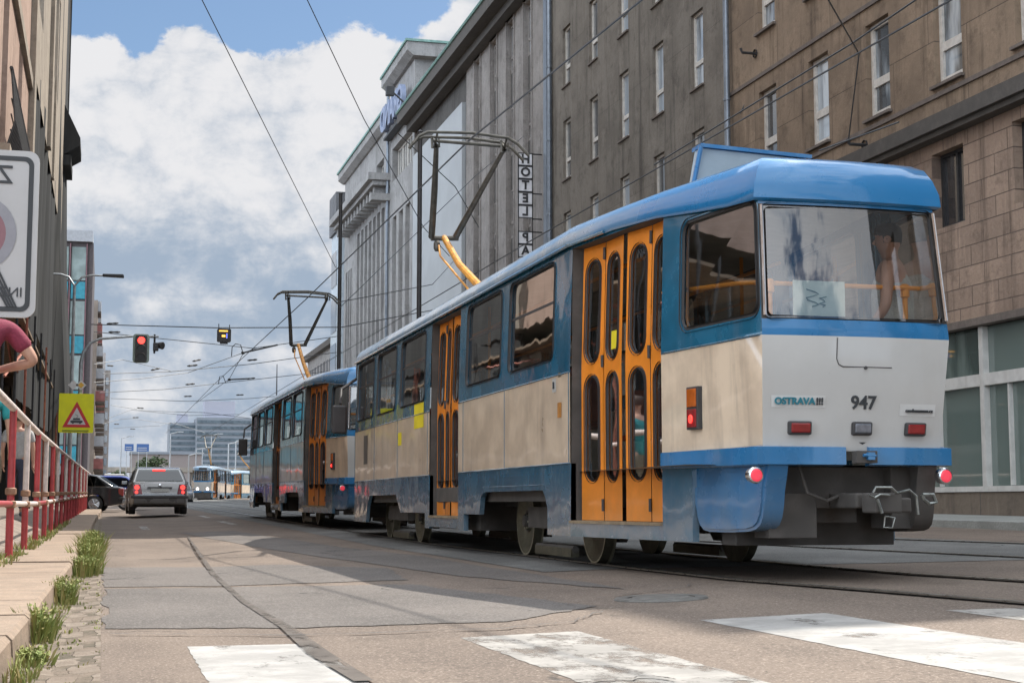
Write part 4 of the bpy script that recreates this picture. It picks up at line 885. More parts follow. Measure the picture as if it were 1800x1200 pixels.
# hotel sign, seen from behind so its letters read mirrored
HS = empty('hotel_sign', (16.3, 59.35, 9), 'vertical sign of framed letters reading HOTEL on the pale grey facade', 'sign')
lx = 16.37; Yh = 59.35; xa, xb = lx-.38, lx+.24
z_ = 15.45; m = MB(); sgn_frames = []
for i, ch in enumerate('HOTEL'):
    zt = 14.85-.54*i; sgn_frames.append((zt, ch))
sgn_frames += [(11.62, 'P'), (11.08, 'A')]
m = MB(); pm = MB()
for zt, ch in sgn_frames:
    for a, b, c, d in [(xa, xa+.035, zt-.53, zt), (xb-.035, xb, zt-.53, zt), (xa, xb, zt-.035, zt), (xa, xb, zt-.53, zt-.495)]: m.box(a, b, Yh-.03, Yh+.03, c, d)
    pm = MB(); pm.box(xa+.036, xb-.036, Yh-.012, Yh+.012, zt-.494, zt-.036); pm.build('sign_panel', mat('sign_white_panel', (.78, .78, .80), .6, 0, .15, 3), HS)
for zt in (14.84, 13.2, 11.62, 12.16): m.tube([(xb, Yh, zt-.02), (17.0, Yh, zt-.02)], .03, 6)
m.tube([(xa+.02, Yh, 14.85), (xa+.02, Yh, 10.5)], .02, 5); m.tube([(xb-.02, Yh, 14.85), (xb-.02, Yh, 10.5)], .02, 5)
fr = m.build('sign_frame', M['dark'], HS)
for zt, ch in sgn_frames: text_obj('sign_letter', ch, .50, M['dark'], HS, ((xa+xb)/2, Yh-.04, zt-.265), (1, 0, 0), (0, 0, 1), mirror=True, bold=.03, ext=.012)
base(HS)
# --- monumental building
MO = empty('office_building', (17, 98, .5), 'tall light grey stone building with pilasters and a dark green roof edge', 'building')
m = MB(); ya, yb, yc = 85.4, 94.2, 113.0
wins = [(86.6, 92.6, 20.9, 22.6)]
wallholes(m, FX, 86.3, yb, .3, 26.6, [(86.9, 93.4, 20.6, 22.7), (86.6, 93.6, 4, 18.3)], .6)
wallholes(m, FX, yb, yc, .3, 24.6, [(96.4, 99.2, 21.6, 22.9), (95.2, 107.2, 4, 19.6), (108.8, 112.4, 4, 17.6)], .6)
m.face([(17, 86.3, 0), (36, 86.3, 0), (36, 86.3, 26.6), (17, 86.3, 26.6)]); m.face([(17, yc, 0), (36, yc, 0), (36, yc, 24.6), (17, yc, 24.6)]); m.face([(17, yb, 24.6), (36, yb, 24.6), (36, yb, 26.6), (17, yb, 26.6)])
m.build('wall', M['mono'], MO)
m = MB(); m.prism([(16.4, 26.85), (16.8, 26.55), (36, 26.55), (36, 27.35), (16.4, 27.35)], lambda u, v, d: (u, d, v), 85.6, yb); m.prism([(16.5, 24.75), (16.85, 24.5), (36, 24.5), (36, 25.2), (16.5, 25.2)], lambda u, v, d: (u, d, v), yb+.01, yc+.3); m.build('cornice', M['mono'], MO)
m = MB(); m.box(16.3, 36, 85.5, yb+.05, 27.36, 27.5); m.box(16.4, 36, yb+.06, yc+.4, 25.21, 25.35); m.build('roof', M['teal_gutter'], MO)
m = MB(); m.box(15.6, 17, yb-.2, 111.5, 20.9, 21.35); m.box(15.9, 17, yb, 111.3, 20.6, 20.89)
for k in range(13): m.box(16.1, 17, yb+.6+k*1.3, yb+1.1+k*1.3, 20.05, 20.59)
m.box(15.8, 17, yb-.2, yb+.7, 19.6, 20.04); m.build('lower_cornice', M['mono'], MO)
m = MB()
for k in range(8): yy = 95.2+k*1.65; m.box(16.95, 17.5, yy, yy+.55, 4, 19.6)
for k in range(4): yy = 108.8+k*1.05; m.box(16.97, 17.5, yy, yy+.35, 4, 17.6)
for k in range(4): yy = 86.6+k*2.15; m.box(16.97, 17.5, yy, yy+.8, 4, 18.3)
m.build('pilasters', M['mono'], MO)
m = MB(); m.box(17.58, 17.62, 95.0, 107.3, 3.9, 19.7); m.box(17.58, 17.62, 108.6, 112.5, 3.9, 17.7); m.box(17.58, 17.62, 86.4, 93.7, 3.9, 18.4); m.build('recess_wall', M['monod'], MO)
for k in range(3):
    for z0 in (5.5, 8.8, 12.1, 15.4): yy = 87.45+k*2.15; window(MO, FX, yy, yy+1.2, z0, z0+2.0, .5, M['frame'], M['paneg'], bar=.7, w_=.1)
for k in range(4): yy = 87.0+k*1.6; window(MO, FX, yy, yy+1.5, 20.65, 22.65, .4, M['frame'], M['paneg'], w_=.1)
for k in range(2): yy = 96.5+k*1.35; window(MO, FX, yy, yy+1.25, 21.65, 22.85, .4, M['frame'], M['paneg'], w_=.1)
m = MB(); m.tube([(16.85, yb, .4), (16.85, yb, 26.5)], .1, 8); m.build('rain_pipe', M['zinc'], MO)
base(MO)
RS = empty('roof_sign', (16.6, 90, 24.4), 'blue lettered sign high on the light grey stone building', 'sign')
m = MB(); m.box(16.5, 16.95, 87.6, 93.9, 23.35, 23.5); m.build('sign_support', M['dark'], RS)
text_obj('sign_letters', 'GRAND', 2.1, mat('blue_sign_letters', (.26, .31, .44), .4, 0, .1), RS, (16.5, 90.7, 24.5), (0, -1, 0), (0, 0, 1), mirror=True, bold=.03, ext=.14)
base(RS)
# dark slab and glass slice beyond it, low hall in the distance
EB = empty('glass_tower', (17, 115, .7), 'narrow dark capped block with pale glass beyond the light grey stone building', 'building')
m = MB(); m.box(16.6, 24, 113.6, 117, .5, 23.9); m.build('wall', mat('pale_blue_cladding', (.50, .56, .60), .4, 0, .15, 2), EB)
m = MB(); m.box(16.4, 24, 113.5, 117, 21.0, 24.0); m.build('roof_band', M['monod'], EB)
for k in range(5): q = MB(); q.box(16.55, 16.6, 114.0, 116.7, 3+3.5*k, 5.6+3.5*k); q.build('window', M['paneg'], EB)
base(EB)
LB = empty('low_building', (18, 124, .8), 'low pale grey hall with a sloping roof edge left of the stone building', 'building')
m = MB(); m.box(17.3, 30, 118.7, 136, .5, 13.1); m.build('wall', M['mono'], LB); m = MB(); m.box(16.9, 30, 118.7, 136.5, 13.12, 13.6); m.build('roof', M['eave'], LB)
for k in range(9): q = MB(); q.box(17.26, 17.3, 119.6+1.8*k, 120.5+1.8*k, 9, 12.2); q.build('window', M['monod'], LB)
base(LB)
# --- buildings behind the viewer (reflected in glass, close the street)
for x0, x1, ya_, yb_, lb in ((17, 28, -9.0, 5, 'brown corner terrace across the street, nearest behind the viewer'), (17, 28, -80, -48, 'grey terrace on the far pavement, farther behind the viewer'), (-16, -7.0, -60, -9, 'ochre terrace on the railing side behind the viewer')):
    E_ = empty('apartment_building', (x0, (ya_+yb_)/2, 0), lb, 'building'); m = MB(); sg = 1 if x0 > 0 else -1; X = x0 if x0 > 0 else x1
    fn = XF(X, sg); hl = [(y, y+1.3, z, z+2) for y in range(int(ya_)+2, int(yb_)-2, 3) for z in (4, 8, 12, 16)]
    wallholes(m, fn, ya_, yb_, 0, 20, hl, .3); [m.face([(x0, q, 0), (x1, q, 0), (x1, q, 20), (x0, q, 20)]) for q in (ya_, yb_)]; m.face([(x0, ya_, 20), (x1, ya_, 20), (x1, yb_, 20), (x0, yb_, 20)]); m.build('wall', M['hdark'] if x0 > 0 else M['brownstone'], E_)
    q = MB(); q.face([fn(ya_+1, 1, .29), fn(yb_-.5, 1, .29), fn(yb_-.5, 19, .29), fn(ya_+1, 19, .29)]); q.build('glazing', M['darkpane'], E_); base(E_)
# ------------------------------------------------------------------ left side
M['oldstone'] = facade_mat('pinkish_old_render', (.42, .30, .24), (.38, .28, .22), (.26, .18, .14), 60, 60, 0, .55)
M['smooth'] = facade_mat('beige_boarding', (.36, .31, .25), (.33, .28, .23), (.22, .19, .16), 60, 60, 0, .55)
M['net'] = mat('charcoal_scaffold_net', (.045, .047, .048), .85, 0, .35, 1.2, vscale=(1, 1, .15), streak=(3, .5, (.085, .085, .082)), spec=.2)
LBd = empty('apartment_building', (-2, 45, .3), 'old building at the left edge, beige above and wrapped in charcoal netting', 'building')
FL_ = XF(-1.85, -1)
m = MB(); hl = [(23.2, 24.2, 7.5, 9.6), (26.8, 28.2, 6.5, 10.6), (31.5, 32.8, 7.4, 10.2), (38.5, 41.5, 13, 19), (50, 54, 14.2, 17.8)]
wallholes(m, FL_, 20, 36, 5.2, 26, hl[:3], .3, 0); wallholes(m, FL_, 36, 62, 11.0, 26, hl[3:], .35, 1)
m.face([(-1.85, 20, 5.2), (-14, 20, 5.2), (-14, 20, 26), (-1.85, 20, 26)], 0); m.face([(-1.85, 66, 0.3), (-14, 66, .3), (-14, 66, 26), (-1.85, 66, 26)], 1); m.face([(-1.85, 20, 26), (-14, 20, 26), (-14, 66, 26), (-1.85, 66, 26)], 1)
m.face([(-1.85, 20, 5.2), (-7, 20, 5.2), (-7, 66, 5.2), (-1.85, 66, 5.2)], 2); m.face([(-6.6, 8, .3), (-6.6, 66, .3), (-6.6, 66, 5.2), (-6.6, 8, 5.2)], 2)
m.build('wall', [M['oldstone'], M['smooth'], M['eave']], LBd)
m = MB()
for k in range(4): m.box(-1.87, -1.76, 21.5+.0, 35.9, 9.9+4*k, 10.15+4*k)
m.box(-1.95, -1.72, 35.4, 36.2, 5.2, 26); m.box(-1.95, -1.74, 46, 46.6, 11, 26); m.box(-1.95, -1.78, 50.5, 51, 11, 26); m.build('pilasters', M['smooth'], LBd)
m = MB()  # balcony with iron railing
m.box(-1.85, -1.56, 25.0, 31.0, 6.12, 6.28); bal = m.build('balcony', M['smooth'], LBd)
m = MB(); m.tube([(-1.58, 25, 7.5), (-1.58, 31, 7.5)], .03, 6)
for k in range(30): m.tube([(-1.60, 25.05+.2*k, 6.28), (-1.50, 25.05+.2*k, 6.65), (-1.58, 25.05+.2*k, 7.5)], .016, 5)
[m.tube([(-1.56, 25, z), (-1.56, 31, z)], .012, 4) for z in (6.5, 6.75, 7.0, 7.25)]
m.build('balcony_railing', M['dark'], bal)
m = MB()   # netting hangs with folds
rows = []
for i in range(90):
    y = 36.2+(66.6-36.2)*i/89; o_ = .07*math.sin(y*1.9)+.05*math.sin(y*4.3+1); 
    rows.append([(-1.93+o_*(.4+.6*t)+.10*(1-t)*math.sin(y*.5)+(.5*(1-t)**4 if y > 57 else 0), y, 3.0+(11.6-3.0)*t if y < 57 else 4.6+(26-4.6)*t) for t in (0, .25, .5, .75, 1)])
m.grid(rows); m.grid([[(-1.82, 66.6, z), (-6, 66.6, z)] for z in (3, 26)]); m.build('scaffold_net', M['net'], LBd, smooth=60)
m = MB(); m.box(-1.9, -1.55, 61.5, 64.5, 13.8, 14.2); m.prism([(-1.85, 14.2), (-1.22, 14.6), (-1.22, 14.9), (-1.85, 16.2)], lambda u, v, d: (u, d, v), 61.5, 64.5); m.build('canopy', M['net'], LBd)
base(LBd)
SC = empty('scaffold', (-2.5, 30, .4), 'scaffolding with red and rusty tubes over the passage behind the railing', 'scaffold')
mat('rusty_red_tube', (.42, .14, .09), .6, .1, .4, 9)
for y in range(20, 68, 4):
    for x in (-1.75, -3.2, -5.0): m = MB(); m.tube([(x, y, .35), (x, y, 5.3)], .03, 6); m.build('upright', M['dark'] if y % 3 else MATS['rusty_red_tube'], SC)
m = MB(); random.seed(3)
for k in range(34):
    y = 20+random.random()*22; x = -1.7-random.random()*2.2; z = 3.2+random.random()*1.4
    m.tube([(x, y, z), (x+random.uniform(-.3, .3), y+random.uniform(1, 4), z+random.uniform(-.7, .7))], .03, 5)
m.build('braces', MATS['rusty_red_tube'], SC)
m = MB(); [m.box(-4.6, -1.8, y, y+3.9, 4.7, 4.76) for y in range(20, 72, 4)]; m.build('deck', mat('deck_boards', (.25, .18, .12), .8, 0, .4, 5), SC)
m = MB(); m.prism([(-6.4, .4), (-2.0, .4), (-2.0, 2.8), (-2.6, 3.4), (-3.6, 3.7), (-6.4, 3.8)], lambda u, v, d: (u, d, v), 50, 65); m.build('hoarding', M['net'], SC)
base(SC)
# --- left glass fronted block
LG = empty('office_block', (-2, 97, .6), 'office block with turquoise and glass bands beyond the netted building', 'building')
m = MB(); m.box(-12, -.95, 97, 112, .5, 16.6); m.build('wall', mat('dark_brown_frame', (.10, .085, .09), .6, 0, .2), LG)
m = MB(); m.box(-12, -1.0, 96.7, 112.1, 16.62, 17.3); m.build('parapet', mat('pale_parapet', (.42, .44, .47), .6, 0, .15), LG)
tq = mat('turquoise_panel', (.04, .30, .40), .35, 0, .25, 4); vg = mat('greenish_facade_glass', (.30, .38, .37), .12, 0, .25, 1.2, spec=.9)
for k in range(5):
    zt = 16.3-3.35*k
    for a, b in ((-5.2, -3.7), (-3.55, -2.40), (-2.22, -1.38)):
        q = MB(); q.box(a, b, 96.93, 97, zt-2.05, zt); q.build('window', vg, LG); q = MB(); q.box(a, b, 96.9, 97, zt-3.2, zt-2.15); q.build('spandrel_panel', tq, LG)
m = MB(); [m.box(a, a+.06, 96.8, 97, .5, 16.5) for a in (-2.34, -3.65, -1.36)]; m.build('mullions', mat('reddish_mullion', (.25, .13, .15), .5, 0, .2), LG)
base(LG)
# --- balcony house, then a paler one
BH = empty('apartment_building', (-1, 125, .8), 'slim beige apartment house with rows of projecting balconies left of the traffic light', 'building')
m = MB(); m.box(-9, -.75, 123, 150, .6, 16.4); m.build('wall', mat('beige_house', (.30, .25, .21), .8, 0, .25, 1, streak=(1, .4, (.25, .21, .18))), BH)
m2_ = mat('balcony_red', (.36, .14, .13), .7, 0, .3, 3)
for k in range(9):
    z = 15.4-1.75*k; d = .25+.45*min(1, k/4)
    for yb in (123.4, 131, 139):
        q = MB(); q.box(-.75, -.75+d, yb, yb+3.2, z, z+.16); bb = q.build('balcony', M['ledge'], BH)
        q = MB(); q.box(-.8+d, -.74+d, yb, yb+3.2, z+.17, z+.95); q.box(-.75, -.74+d, yb-.03, yb, z+.17, z+.95); q.build('balcony_front', m2_ if k % 3 == 1 else MATS['pale_parapet'], bb)
for k in range(8): q = MB(); q.box(-1.9, -1.2, 122.93, 123, 2+1.75*k, 3.2+1.75*k); q.build('window', M['darkpane'], BH)
base(BH)
PH = empty('apartment_building', (0, 200, 1.4), 'distant pale tower house just beyond the beige balcony house', 'building')
m = MB(); m.box(-14, .55, 200, 220, 1, 17.4); m.box(-14, -.1, 198, 200, 1, 19.4); m.build('wall', mat('pale_house', (.34, .32, .31), .8, 0, .2, 1), PH)
for k in range(10):
    for a in (-.95, .0): q = MB(); q.box(a, a+.35, (199.9 if a >= 0 else 197.93), (200 if a >= 0 else 198), 2.5+1.45*k, 3.4+1.45*k); q.build('window', M['darkpane'], PH)
base(PH)
# --- distant office blocks
def slab_block(x0, x1, Y, z1, lab, nf, blue=False):
    E_ = empty('office_block', ((x0+x1)/2, Y, 5), lab, 'building')
    m = MB(); m.box(x0, x1, Y, Y+20, 3, z1); m.build('wall', mat('pale_slab', (.20, .225, .255), .6, 0, .12, .3), E_)
    for k in range(nf):
        z = z1-1.0-(z1-6)/nf*k; q = MB(); q.box(x0+.2, x1-.2, Y-.25, Y, z-(z1-6)/nf*.52, z); q.build('window_band', mat('dark_window_band', (.03, .05, .065), .3, 0, .5, .6, col2=(.08, .11, .13)), E_)
    m = MB(); m.box(x0+3, x1-8 if x1-x0 > 15 else x1-3, Y+4, Y+16, z1+.05, z1+6.5 if blue else z1+3.5); m.build('plant_room', mat('grey_plant_room', (.33, .34, .40), .6, 0, .1), E_)
    base(E_)
slab_block(24, 34, 600, 31.5, 'smaller distant glass office block, left of the larger one', 12)
slab_block(33.6, 56, 590, 33.0, 'larger distant office block with pale floor bands and a grey roof box', 12, True)
E_ = empty('hall_building', (20, 420, 5), 'long low dark hall far behind the silver car', 'building'); m = MB(); m.box(7, 26, 430, 440, 3, 14.0); m.build('wall', mat('brown_grey_hall', (.24, .21, .20), .8, 0, .2), E_)
m = MB(); m.box(6.8, 26.3, 429.6, 440, 14.02, 14.7); m.build('roof', MATS['pale_slab'], E_); base(E_)
E_ = empty('bridge_deck', (5, 330, 5), 'dark bridge deck crossing beyond the cars', 'bridge'); m = MB(); m.box(-1, 40, 330, 338, 7.2, 8.2); m.build('deck', mat('bridge_concrete', (.30, .27, .23), .8, 0, .3, .5), E_)
for x in (0, 9, 18, 27): q = MB(); q.box(x, x+.8, 331, 337, 1, 7.19); q.build('pier', MATS['bridge_concrete'], E_)
base(E_)
# ------------------------------------------------------------------ red and white pedestrian railing
M['pred'] = mat('worn_red_rail_paint', (.42, .055, .06), .45, 0, .3, 7, streak=(6, .4, (.25, .05, .04))); M['pwhite'] = mat('worn_white_rail_paint', (.66, .58, .54), .5, 0, .25, 7, streak=(6, .5, (.45, .20, .16)))
M['rust'] = mat('rusty_fitting', (.33, .19, .12), .7, .1, .4, 12)
def fxp(y): return lin(y, [(8, -.86), (15, -.83), (40, -.72), (70, -.52)])
FE = empty('pedestrian_railing', (-.8, 15, .15), 'red and white tubular railing along the raised left pavement', 'railing')
FE.location = (0, 0, 0)
ys_ = [12.5+2.62*k*(1-.0*k) for k in range(22)]; HT = 1.52
def gl(y): return gz(0, y)+.13
for i, y in enumerate(ys_):
    x = fxp(y); b_ = gl(y); t_ = HT+gz(0, y); m = MB(); top = 0 if i % 2 else 1
    m.tube([(x, y, b_-.02), (x, y, b_+.50)], .036, 10, 0); m.tube([(x, y, b_+.501), (x, y, t_-.06), (x, y+.02, t_)], .034, 10, top)
    for zz in (b_+.46, b_+.58): m.lathe((x, y, zz), (0, 0, 1), [(.036, 0), (.052, .01), (.052, .06), (.036, .07)], 10, 2)
    m.build('post', [M['pred'], M['pwhite'], M['rust']], FE, smooth=50)
for nm, zf, ma in (('top_rail', lambda y: HT+gz(0, y), 'pwhite'), ('lower_rail', lambda y: gl(y)+.50, 'pwhite')):
    m = MB()
    for k, (a, b) in enumerate(zip(ys_[:-1], ys_[1:])): m.tube([(fxp(a)+.0, a+.02, zf(a)), (fxp(b), b-.02, zf(b))], .035 if nm == 'top_rail' else .028, 8, 0 if (k % 3 or nm == 'top_rail') else 1)
    m.build(nm, [M[ma], M['pred']], FE, smooth=50)
# ------------------------------------------------------------------ people
M['skin'] = mat('skin', (.50, .29, .21), .5, 0, .12, 10, spec=.4); M['skin_tan'] = mat('tanned_skin', (.50, .27, .19), .5, 0, .12, 10)
def cloth(name, c): return mat(name, c, .85, 0, .2, 7, fine=60, bump_=.3)
def skin(name, chains, m, parent, sub=2):
    """chains: list of (points, radii) sharing the first chain's root; one continuous skinned mesh"""
    V = []; E = []; Rr = []
    def addp(p, r):
        for i, q in enumerate(V):
            if (Vector(q)-Vector(p)).length < 1e-4: return i
        V.append(tuple(p)); Rr.append(r); return len(V)-1
    for pts, rs in chains:
        prev = None
        for p, r in zip(pts, rs):
            i = addp(p, r)
            if prev is not None and prev != i: E.append((prev, i))
            prev = i
    me = bpy.data.meshes.new(name); me.from_pydata(V, E, []); o = bpy.data.objects.new(name, me); C.objects.link(o)
    md = o.modifiers.new('skin', 'SKIN'); md.use_smooth_shade = True
    for i, r in enumerate(Rr):
        sv_ = me.skin_vertices[0].data[i]; sv_.radius = (r, r) if not isinstance(r, tuple) else r; sv_.use_root = i == 0
    s2 = o.modifiers.new('sub', 'SUBSURF'); s2.levels = sub; s2.render_levels = sub
    bpy.context.view_layer.update(); m2 = bpy.data.meshes.new_from_object(o.evaluated_get(bpy.context.evaluated_depsgraph_get())); bpy.data.objects.remove(o)
    m2.polygons.foreach_set('use_smooth', [True]*len(m2.polygons)); m2.materials.clear(); m2.materials.append(m)
    o = bpy.data.objects.new(name, m2); C.objects.link(o); o.parent = parent; return o
def hand(w_, d, side_, r=.009):
    """chains for a slightly curled hand hanging from wrist w_ in direction d"""
    w_ = Vector(w_); d = Vector(d).normalized(); s_ = Vector(side_).normalized(); n = d.cross(s_); out_ = [([w_, w_+d*.045, w_+d*.085], [.024, .032, .028])]
    for k, ln_ in zip((-1.4, -.45, .5, 1.35), (.065, .078, .075, .058)):
        b_ = w_+d*.085; f_ = b_+s_*k*.019+d*.012; out_.append(([b_, f_, f_+d*ln_*.5+n*.006, f_+d*ln_*.9+n*.026], [.028, r*1.1, r, r*.8]))
    t0 = w_+d*.03; out_.append(([w_+d*.045, t0-s_*.036+d*.012, t0-s_*.052+d*.042+n*.012], [.032, r*1.25, r]))
    return out_
def person(loc, rz, label, h=1.75, pose=None, top=None, bottom=None, hair=(.05, .035, .025), sleeves=True, shorts=True, group=None, skin_m='skin', stride=.16, arms=None, vest=False, lean_=0., shoe=(.10, .10, .11), longhair=False, fat=1.):
    E_ = empty('person', loc, label, 'person', group, rz); k = h/1.75
    def V_(x, y, z): return Vector((x*k, y*k+lean_*z*k, z*k))
    hip = V_(0, 0, .95); ch_ = V_(0, 0, 1.28); nk = V_(0, .0, 1.48); hd = V_(0, .02, 1.56)
    body = [([hip, V_(0, .0, 1.10), ch_, V_(0, -.0, 1.40), nk, hd, V_(0, .02, 1.64)], [.13*k*fat, .12*k*fat, .13*k*fat, .11*k, .055*k, .07*k, (.08*k, .095*k)])]
    hips = []
    for s_, ph in ((-1, 1), (1, -1)):
        f_ = V_(s_*.10, ph*stride, .07); kn = V_(s_*.10, ph*stride*.55+.04, .50); an = f_+Vector((0, -.02, .03))
        body.append(([hip, V_(s_*.09, 0, .88), kn, an, V_(s_*.10, ph*stride+.10, .05)], [.13*k*fat, .085*k, .055*k, .04*k, .035*k]))
    arms = arms or {-1: [(-.20, 0, 1.42), (-.25, -.02, 1.14), (-.24, .10, .90)], 1: [(.20, 0, 1.42), (.25, -.04, 1.14), (.26, -.02, .88)]}
    for s_ in (-1, 1):
        a = [V_(*p) for p in arms[s_]]; d = (a[2]-a[1]).normalized()
        body.append(([V_(0, 0, 1.40), a[0], a[1], a[2]], [.11*k, .058*k, .043*k, .026*k]))
        side_ = Vector((0, 1, 0)) if abs(d.y) < .7 else Vector((1, 0, 0)); hc = hand(a[2], d, side_); body += hc
    b_ = skin('body', body, M[skin_m], E_)
    # head with face
    hm = MB(); c = V_(0, .02, 1.635)
    for (nm, mm, prof) in (('head', M[skin_m], [(0, -.118), (.035, -.110), (.055, -.085), (.070, -.045), (.076, 0), (.078, .04), (.070, .08), (.045, .105), (0, .115)]),):
        hm.grid([[c+Vector((math.cos(2*PI*i/16)*r*k, math.sin(2*PI*i/16)*r*k*1.2, zz*k)) for i in range(16)] for r, zz in prof], 0, True)
    f_ = c+Vector((0, .09*k, 0)); hm.tube([f_+Vector((0, -.01, .02)), f_+Vector((0, .018, -.02)), f_+Vector((0, -.01, -.03))], [.008, .014, .008], 6)
    for s_ in (-1, 1): hm.lathe(c+Vector((s_*.078*k, -.005, -.005)), (s_, 0, 0), [(.03, 0), (.028, .012), (0, .006)], 8)
    hm.build('head', M[skin_m], b_, smooth=80)
    q = MB()
    for s_ in (-1, 1): q.lathe(f_+Vector((s_*.03, -.008, .018)), (0, 1, 0), [(.010, -.002), (0, .004)], 8)
    q.box(c.x-.022, c.x+.022, f_.y-.012, f_.y-.004, c.z-.058, c.z-.052); q.build('eyes_and_mouth', M['ink'], b_)
    q = MB(); rows = []
    for r, zz in [(.080, -.03 if not longhair else -.16), (.084, .0), (.086, .04), (.078, .085), (.050, .115), (0, .125)]:
        rows.append([c+Vector((math.cos(a_)*r*k*1.03, math.sin(a_)*r*k*1.2 if math.sin(a_) < .3 or zz > .03 else .3*r*k, zz*k+.004)) for a_ in [2*PI*i/16 for i in range(16)]])
    q.grid(rows, 0, True); q.build('hair', mat('hair_%02d' % int(hair[0]*100), hair, .6, 0, .3, 30), b_, smooth=80)
    if top:
        tr = [([V_(0, 0, .90), V_(0, 0, 1.10), ch_, V_(0, 0, 1.41), V_(0, 0, 1.46)], [.155*k*fat, .14*k*fat, .15*k*fat, .125*k, .07*k])]
        if sleeves:
            for s_ in (-1, 1):
                a = [V_(*p) for p in arms[s_]]; tr.append(([V_(0, 0, 1.41), a[0], a[0].lerp(a[1], .7)], [.125*k, .072*k, .066*k]))
        elif vest:
            for s_ in (-1, 1): tr.append(([V_(0, 0, 1.41), V_(s_*.09, 0, 1.42)], [.12*k, .06*k]))
        skin('shirt' if sleeves else 'vest', tr, top, E_)
    if bottom:
        tr = [([V_(0, 0, 1.0), hip, V_(0, 0, .90)], [.14*k*fat, .15*k*fat, .14*k])]
        for s_, ph in ((-1, 1), (1, -1)):
            kn = V_(s_*.10, ph*stride*.55+.04, .50); L_ = [V_(0, 0, .90), V_(s_*.09, 0, .86), kn] if shorts else [V_(0, 0, .90), V_(s_*.09, 0, .86), kn, V_(s_*.10, ph*stride-.02, .12)]
            tr.append((L_, [.14*k, .105*k, .085*k] if shorts else [.14*k, .105*k, .075*k, .065*k]))
        skin('shorts' if shorts else 'trousers', tr, bottom, E_)
    for s_, ph in ((-1, 1), (1, -1)):
        skin('shoe', [([V_(s_*.10, ph*stride-.06, .05), V_(s_*.10, ph*stride+.05, .045), V_(s_*.10, ph*stride+.15, .035)], [.045*k, .045*k, .035*k])], mat('shoe_%02d' % int(shoe[0]*100), shoe, .6, 0, .2), E_, 1)
    return E_
maroon = cloth('maroon_cotton', (.26, .035, .07)); tealc = cloth('teal_cotton', (.03, .34, .36)); khaki = cloth('khaki_cotton', (.22, .18, .12)); denim = cloth('dark_denim', (.05, .06, .10)); blackc = cloth('dark_cotton', (.03, .03, .035)); whitec = cloth('white_cotton', (.45, .45, .44))
p1 = person((-.90, 11.6, gz(0, 12)+.36), math.radians(12), 'person in a maroon t-shirt with a bent elbow, lifting a pale cup behind the railing', 1.86, top=maroon, bottom=denim, shorts=False, stride=.1, arms={-1: [(-.20, 0, 1.42), (-.28, .04, 1.18), (-.16, .26, 1.22)], 1: [(.21, 0, 1.44), (.38, -.02, 1.22), (.17, .16, 1.17)]}, fat=1.05)
cup = MB(); cp_ = Matrix.Rotation(math.radians(12), 4, 'Z')@Vector((.10*1.06, .24*1.06, 0)); cup.lathe((-.90+cp_.x, 11.6+cp_.y, gz(0, 12)+.36+1.12), (0, 0, 1), [(0, 0), (.035, 0), (.048, .13), (.05, .135), (.044, .13), (.03, .01)], 14)
tag(cup.build('paper_cup', mat('pale_paper_cup', (.55, .56, .62), .6, 0, .1), smooth=40), 'pale paper cup held by the person in the maroon t-shirt', 'cup')
person((-1.24, 17.6, gz(0, 18)+.30), math.radians(-2), 'person in a teal t-shirt and khaki shorts walking away behind the railing', 1.74, top=tealc, bottom=khaki, stride=.22, shoe=(.04, .04, .04), fat=1.12)
person((-1.75, 22.0, gz(0, 22)+.37), 0, 'person in dark clothes and cap-like dark hair ahead of the teal t-shirt', 1.72, top=blackc, bottom=blackc, shorts=False, hair=(.02, .015, .012), stride=.14, shoe=(.02, .02, .02))
person((-1.42, 27.5, gz(0, 27)+.36), 0, 'person in a white top walking farthest along the railing', 1.76, top=whitec, bottom=denim, shorts=False, hair=(.10, .07, .04), stride=.14)
person((5.47, 9.92, .90), math.radians(55), 'tanned passenger in a pale tank top standing inside the tail of the nearest tram', 1.74, top=cloth('pale_tank_top', (.60, .58, .54)), bottom=denim, sleeves=False, vest=True, hair=(.03, .025, .02), skin_m='skin_tan', stride=.04, fat=1.15,
       arms={-1: [(-.22, 0, 1.42), (-.26, .02, 1.12), (-.20, .16, .94)], 1: [(.22, 0, 1.42), (.27, -.02, 1.12), (.22, .16, .95)]})
# ------------------------------------------------------------------ street signs, signals, lamps, poles
def onbox(name, pts, m, parent): q = MB(); q.face(pts); return q.build(name, m, parent)
ZS = empty('zone_sign', (-1.12, 13.5, .2), 'large white zone sign with black border, rounded corners and mirrored lettering at the left edge', 'sign')
zx0, zx1, zz0, zz1, zy = -1.62, -.595, 2.19, 3.62, 13.5
fz = YF(zy)
q = MB(); q.prism(rrect(zx0, zx1, zz0, zz1, .09), fz, 0, .03); q.build('board', mat('white_sign_face', (.50, .50, .50), .5, 0, .06, 2), ZS)
q = MB(); a_ = rrect(zx0+.05, zx1-.045, zz0+.05, zz1-.05, .075); b2 = rrect(zx0+.09, zx1-.085, zz0+.09, zz1-.09, .045); q.grid([[fz(u, v, -.004) for u, v in a_], [fz(u, v, -.004) for u, v in b2]], 0, True); q.build('border', M['ink'], ZS)
text_obj('lettering', 'ZONA', .22, M['ink'], ZS, (-1.135, zy-.006, 3.40), (1, 0, 0), (0, 0, 1), mirror=True, bold=.008, ext=.001, spacing=1.05)
text_obj('lettering', 'INZM OCHRANY', .115, M['ink'], ZS, (-1.14, zy-.006, 2.40), (1, 0, 0), (0, 0, 1), mirror=True, bold=.004, ext=.001)
